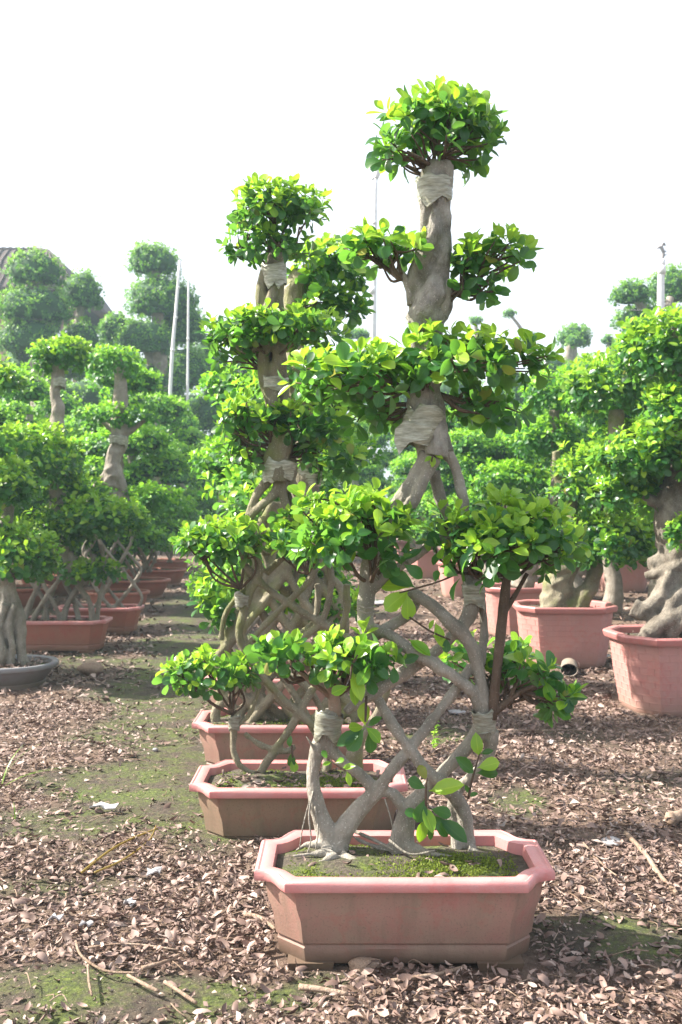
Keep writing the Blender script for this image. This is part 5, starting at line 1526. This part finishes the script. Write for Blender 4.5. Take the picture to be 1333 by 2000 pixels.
stick('yellow dry stalk crossing the mossy strip', [(185, 1712), (240, 1690), (290, 1655), (305, 1632)], .004, 'straw', 'dry_stalk')
stick('short thick stump piece at the right edge of the litter', [(1310, 1618), (1345, 1605)], .03)

def lump(name, label, cat, px, py, rx, ry, rz, m, seed, flat=False):
    g = gpt(px, py)
    nu, nv = 16, 9
    rings = []
    for f in np.linspace(-math.pi / 2 * .96, math.pi / 2 * .96, nv):
        th = np.arange(nu) * 2 * math.pi / nu
        q = np.stack([np.cos(th) * math.cos(f), np.sin(th) * math.cos(f), np.full(nu, math.sin(f))], -1)
        q = q * (1 + .22 * fbm(q * 1.6 + seed, 3))[:, None]
        rings.append(q * [rx, ry, rz])
    V, F, T = loft(rings, True, True)
    o = link(name, mesh(name, V, [F, T], M[m], smooth=not flat))
    o.location = (g[0], g[1], rz * .55 + .01)
    return tag(o, label, cat)
lump('stone', 'flat grey round stone in litter right of the front planter', 'stone', 1196, 1652, .048, .05, .014, 'stone', 3)
lump('stone', 'brown clod of earth on the path near the grey oval planter', 'stone', 178, 1316, .11, .09, .06, 'stick', 8)
lump('stone', 'small dark stone on the mossy strip', 'stone', 304, 1470, .018, .016, .012, 'stone', 5)
lump('stone', 'grey flat slab behind the front tree trunk', 'stone', 742, 1180, .22, .2, .03, 'stone', 15)
lump('stone', 'dark flat stone behind the right lattice trunk', 'stone', 893, 1395, .07, .06, .012, 'stone', 21)
lump('wood_chunk', 'pale broken wood chunk under the front planter edge', 'wood', 712, 1902, .055, .035, .026, 'stick', 12)
for k, (x, y, s, lab) in enumerate(((168, 1823, .022, 'white scrap in left litter, lower of the pair'), (110, 1810, .02, 'white scrap in left litter, upper of the pair'), (205, 1588, .055, 'pale crumpled scrap on the mossy strip'), (255, 1780, .022, 'small white scrap in litter left of the front planter'), (1076, 1460, .02, 'white scrap in the litter right of the lattice trunk'), (300, 1718, .035, 'bluish plastic scrap in litter by the dry stalks'), (1182, 1288, .05, 'white pebble beside the half sunlit brick pot'))):
    g = gpt(x, y)
    n = 9; th = np.arange(n) * 2 * math.pi / n
    r_ = s * (1 + .35 * np.sin(th * 2 + k) + .2 * np.cos(th * 3 + k))
    up = np.stack([r_ * np.cos(th), r_ * .7 * np.sin(th), .012 + .010 * np.sin(th * 3 + k)], -1)
    V, F, T = loft([up - [0, 0, .006], up], True, True)
    o = link('paper_scrap', mesh('paper_scrap', V, [F, T], M['paper'], smooth=False)); o.location = (g[0], g[1], .026)
    tag(o, lab, 'scrap')
# clay pipe lying with its dark mouth to the camera
g = gpt(1112, 1322)
pr = root('clay_pipe', (g[0], g[1], 0), 'short clay pipe with dark oval mouth lying beside the half sunlit pot', 'pipe')
pr.rotation_euler = (0, 0, -math.atan2(g[0], g[1]))
def tube_ring(y0, r0, n=24): 
    t = np.arange(n) * 2 * math.pi / n
    return np.stack([r0 * 1.35 * np.cos(t), np.full(n, y0), r0 * np.sin(t) + .06], -1)
V, F = loft([tube_ring(.35, .05), tube_ring(.0, .055), tube_ring(-.012, .058), tube_ring(-.012, .050), tube_ring(.3, .042)])
link('shell', mesh('shell', V, [F], M['pipe']), pr)
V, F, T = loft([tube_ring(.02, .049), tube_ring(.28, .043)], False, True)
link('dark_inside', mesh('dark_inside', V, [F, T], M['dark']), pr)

def blades(label, name, px, py, items, m='grass', cat='grass tuft'):
    g = gpt(px, py)
    rt = root(name, (g[0], g[1], 0), label, cat)
    for (az, ln, lean, w) in items:
        pts = []
        for t in np.linspace(0, 1, 6):
            r = ln * (t * math.sin(lean) + .35 * t * t * math.cos(lean)); z = ln * (t * math.cos(lean) - .32 * t * t)
            pts.append((r * math.cos(az), r * math.sin(az), z))
        pts = np.array(pts); side = np.array([-math.sin(az), math.cos(az), 0])
        wd = w * np.array([.5, 1, 1, .85, .55, .02])
        V = np.vstack([pts - side * wd[:, None], pts + [0, 0, -.12 * w], pts + side * wd[:, None]])
        F = np.array([[k * 6 + i, k * 6 + i + 1, (k + 1) * 6 + i + 1, (k + 1) * 6 + i] for k in range(2) for i in range(5)])
        link('blade', mesh('blade', V, [F], M[m]), rt)
blades('tall arching grass blades at the left edge', 'grass_tuft', 2, 1540, [(.3, .34, .25, .004), (.0, .36, .9, .004), (.5, .28, 1.0, .004), (1.2, .3, .3, .004), (2.5, .3, .5, .004)])
blades('short upright grass blades below the arching ones at left', 'grass_tuft', 30, 1605, [(.3, .1, .1, .004), (2.0, .12, .2, .003), (4.2, .09, .3, .003)])
blades('single tiny grass sprout in the dark mossy strip', 'grass_tuft', 157, 1560, [(.5, .06, .1, .003), (2.6, .05, .4, .003)])
# weed behind the lattice
g = gpt(845, 1468)
wd = root('weed', (g[0], g[1], 0), 'small feathery weed growing behind the right lattice trunk', 'weed')
mb = MB(); mb.add(*tube([(0, 0, 0, .003), (.01, 0, .08, .0025), (.02, 0, .2, .0015)], 5, 4)); mb.build('stem', M['grass'], wd)
n = 46; zz = FR.uniform(.02, .2, n)
q = np.column_stack([.01 + zz * .05, np.zeros(n), zz]); d = np.column_stack([FR.normal(size=n), FR.normal(size=n), FR.uniform(0, .7, n)])
link('weed_leaves', leaves_mesh('weed_leaves', q, frames(d, np.tile([0, 0, 1.], (n, 1)) + FR.normal(0, .2, (n, 3))), FR.uniform(.02, .045, n), np.ones(n, int), 'xs', [M['young'], M['young']], np.zeros(3)), wd, 'stuff')

# ------------------------------------------------------------------ summer haze
hb = MB(); hb.add(*box(0, 45, 6.0, 330, 230, 15.0))
hz_o = hb.build('haze', None, None, kind='stuff', smooth=False)
m = bpy.data.materials.new('summer_haze'); m.use_nodes = True
N, L = m.node_tree.nodes, m.node_tree.links
N.remove(N['Principled BSDF'])
pv = N.new('ShaderNodeVolumePrincipled')
pv.inputs['Color'].default_value = (.62, .86, 1.0, 1)
pv.inputs['Density'].default_value = 0.0018
pv.inputs['Anisotropy'].default_value = 0.3
L.new(pv.outputs[0], N['Material Output'].inputs['Volume'])
hz_o.data.materials.clear(); hz_o.data.materials.append(m)
tag(hz_o, 'pale summer haze over the whole nursery', 'haze')
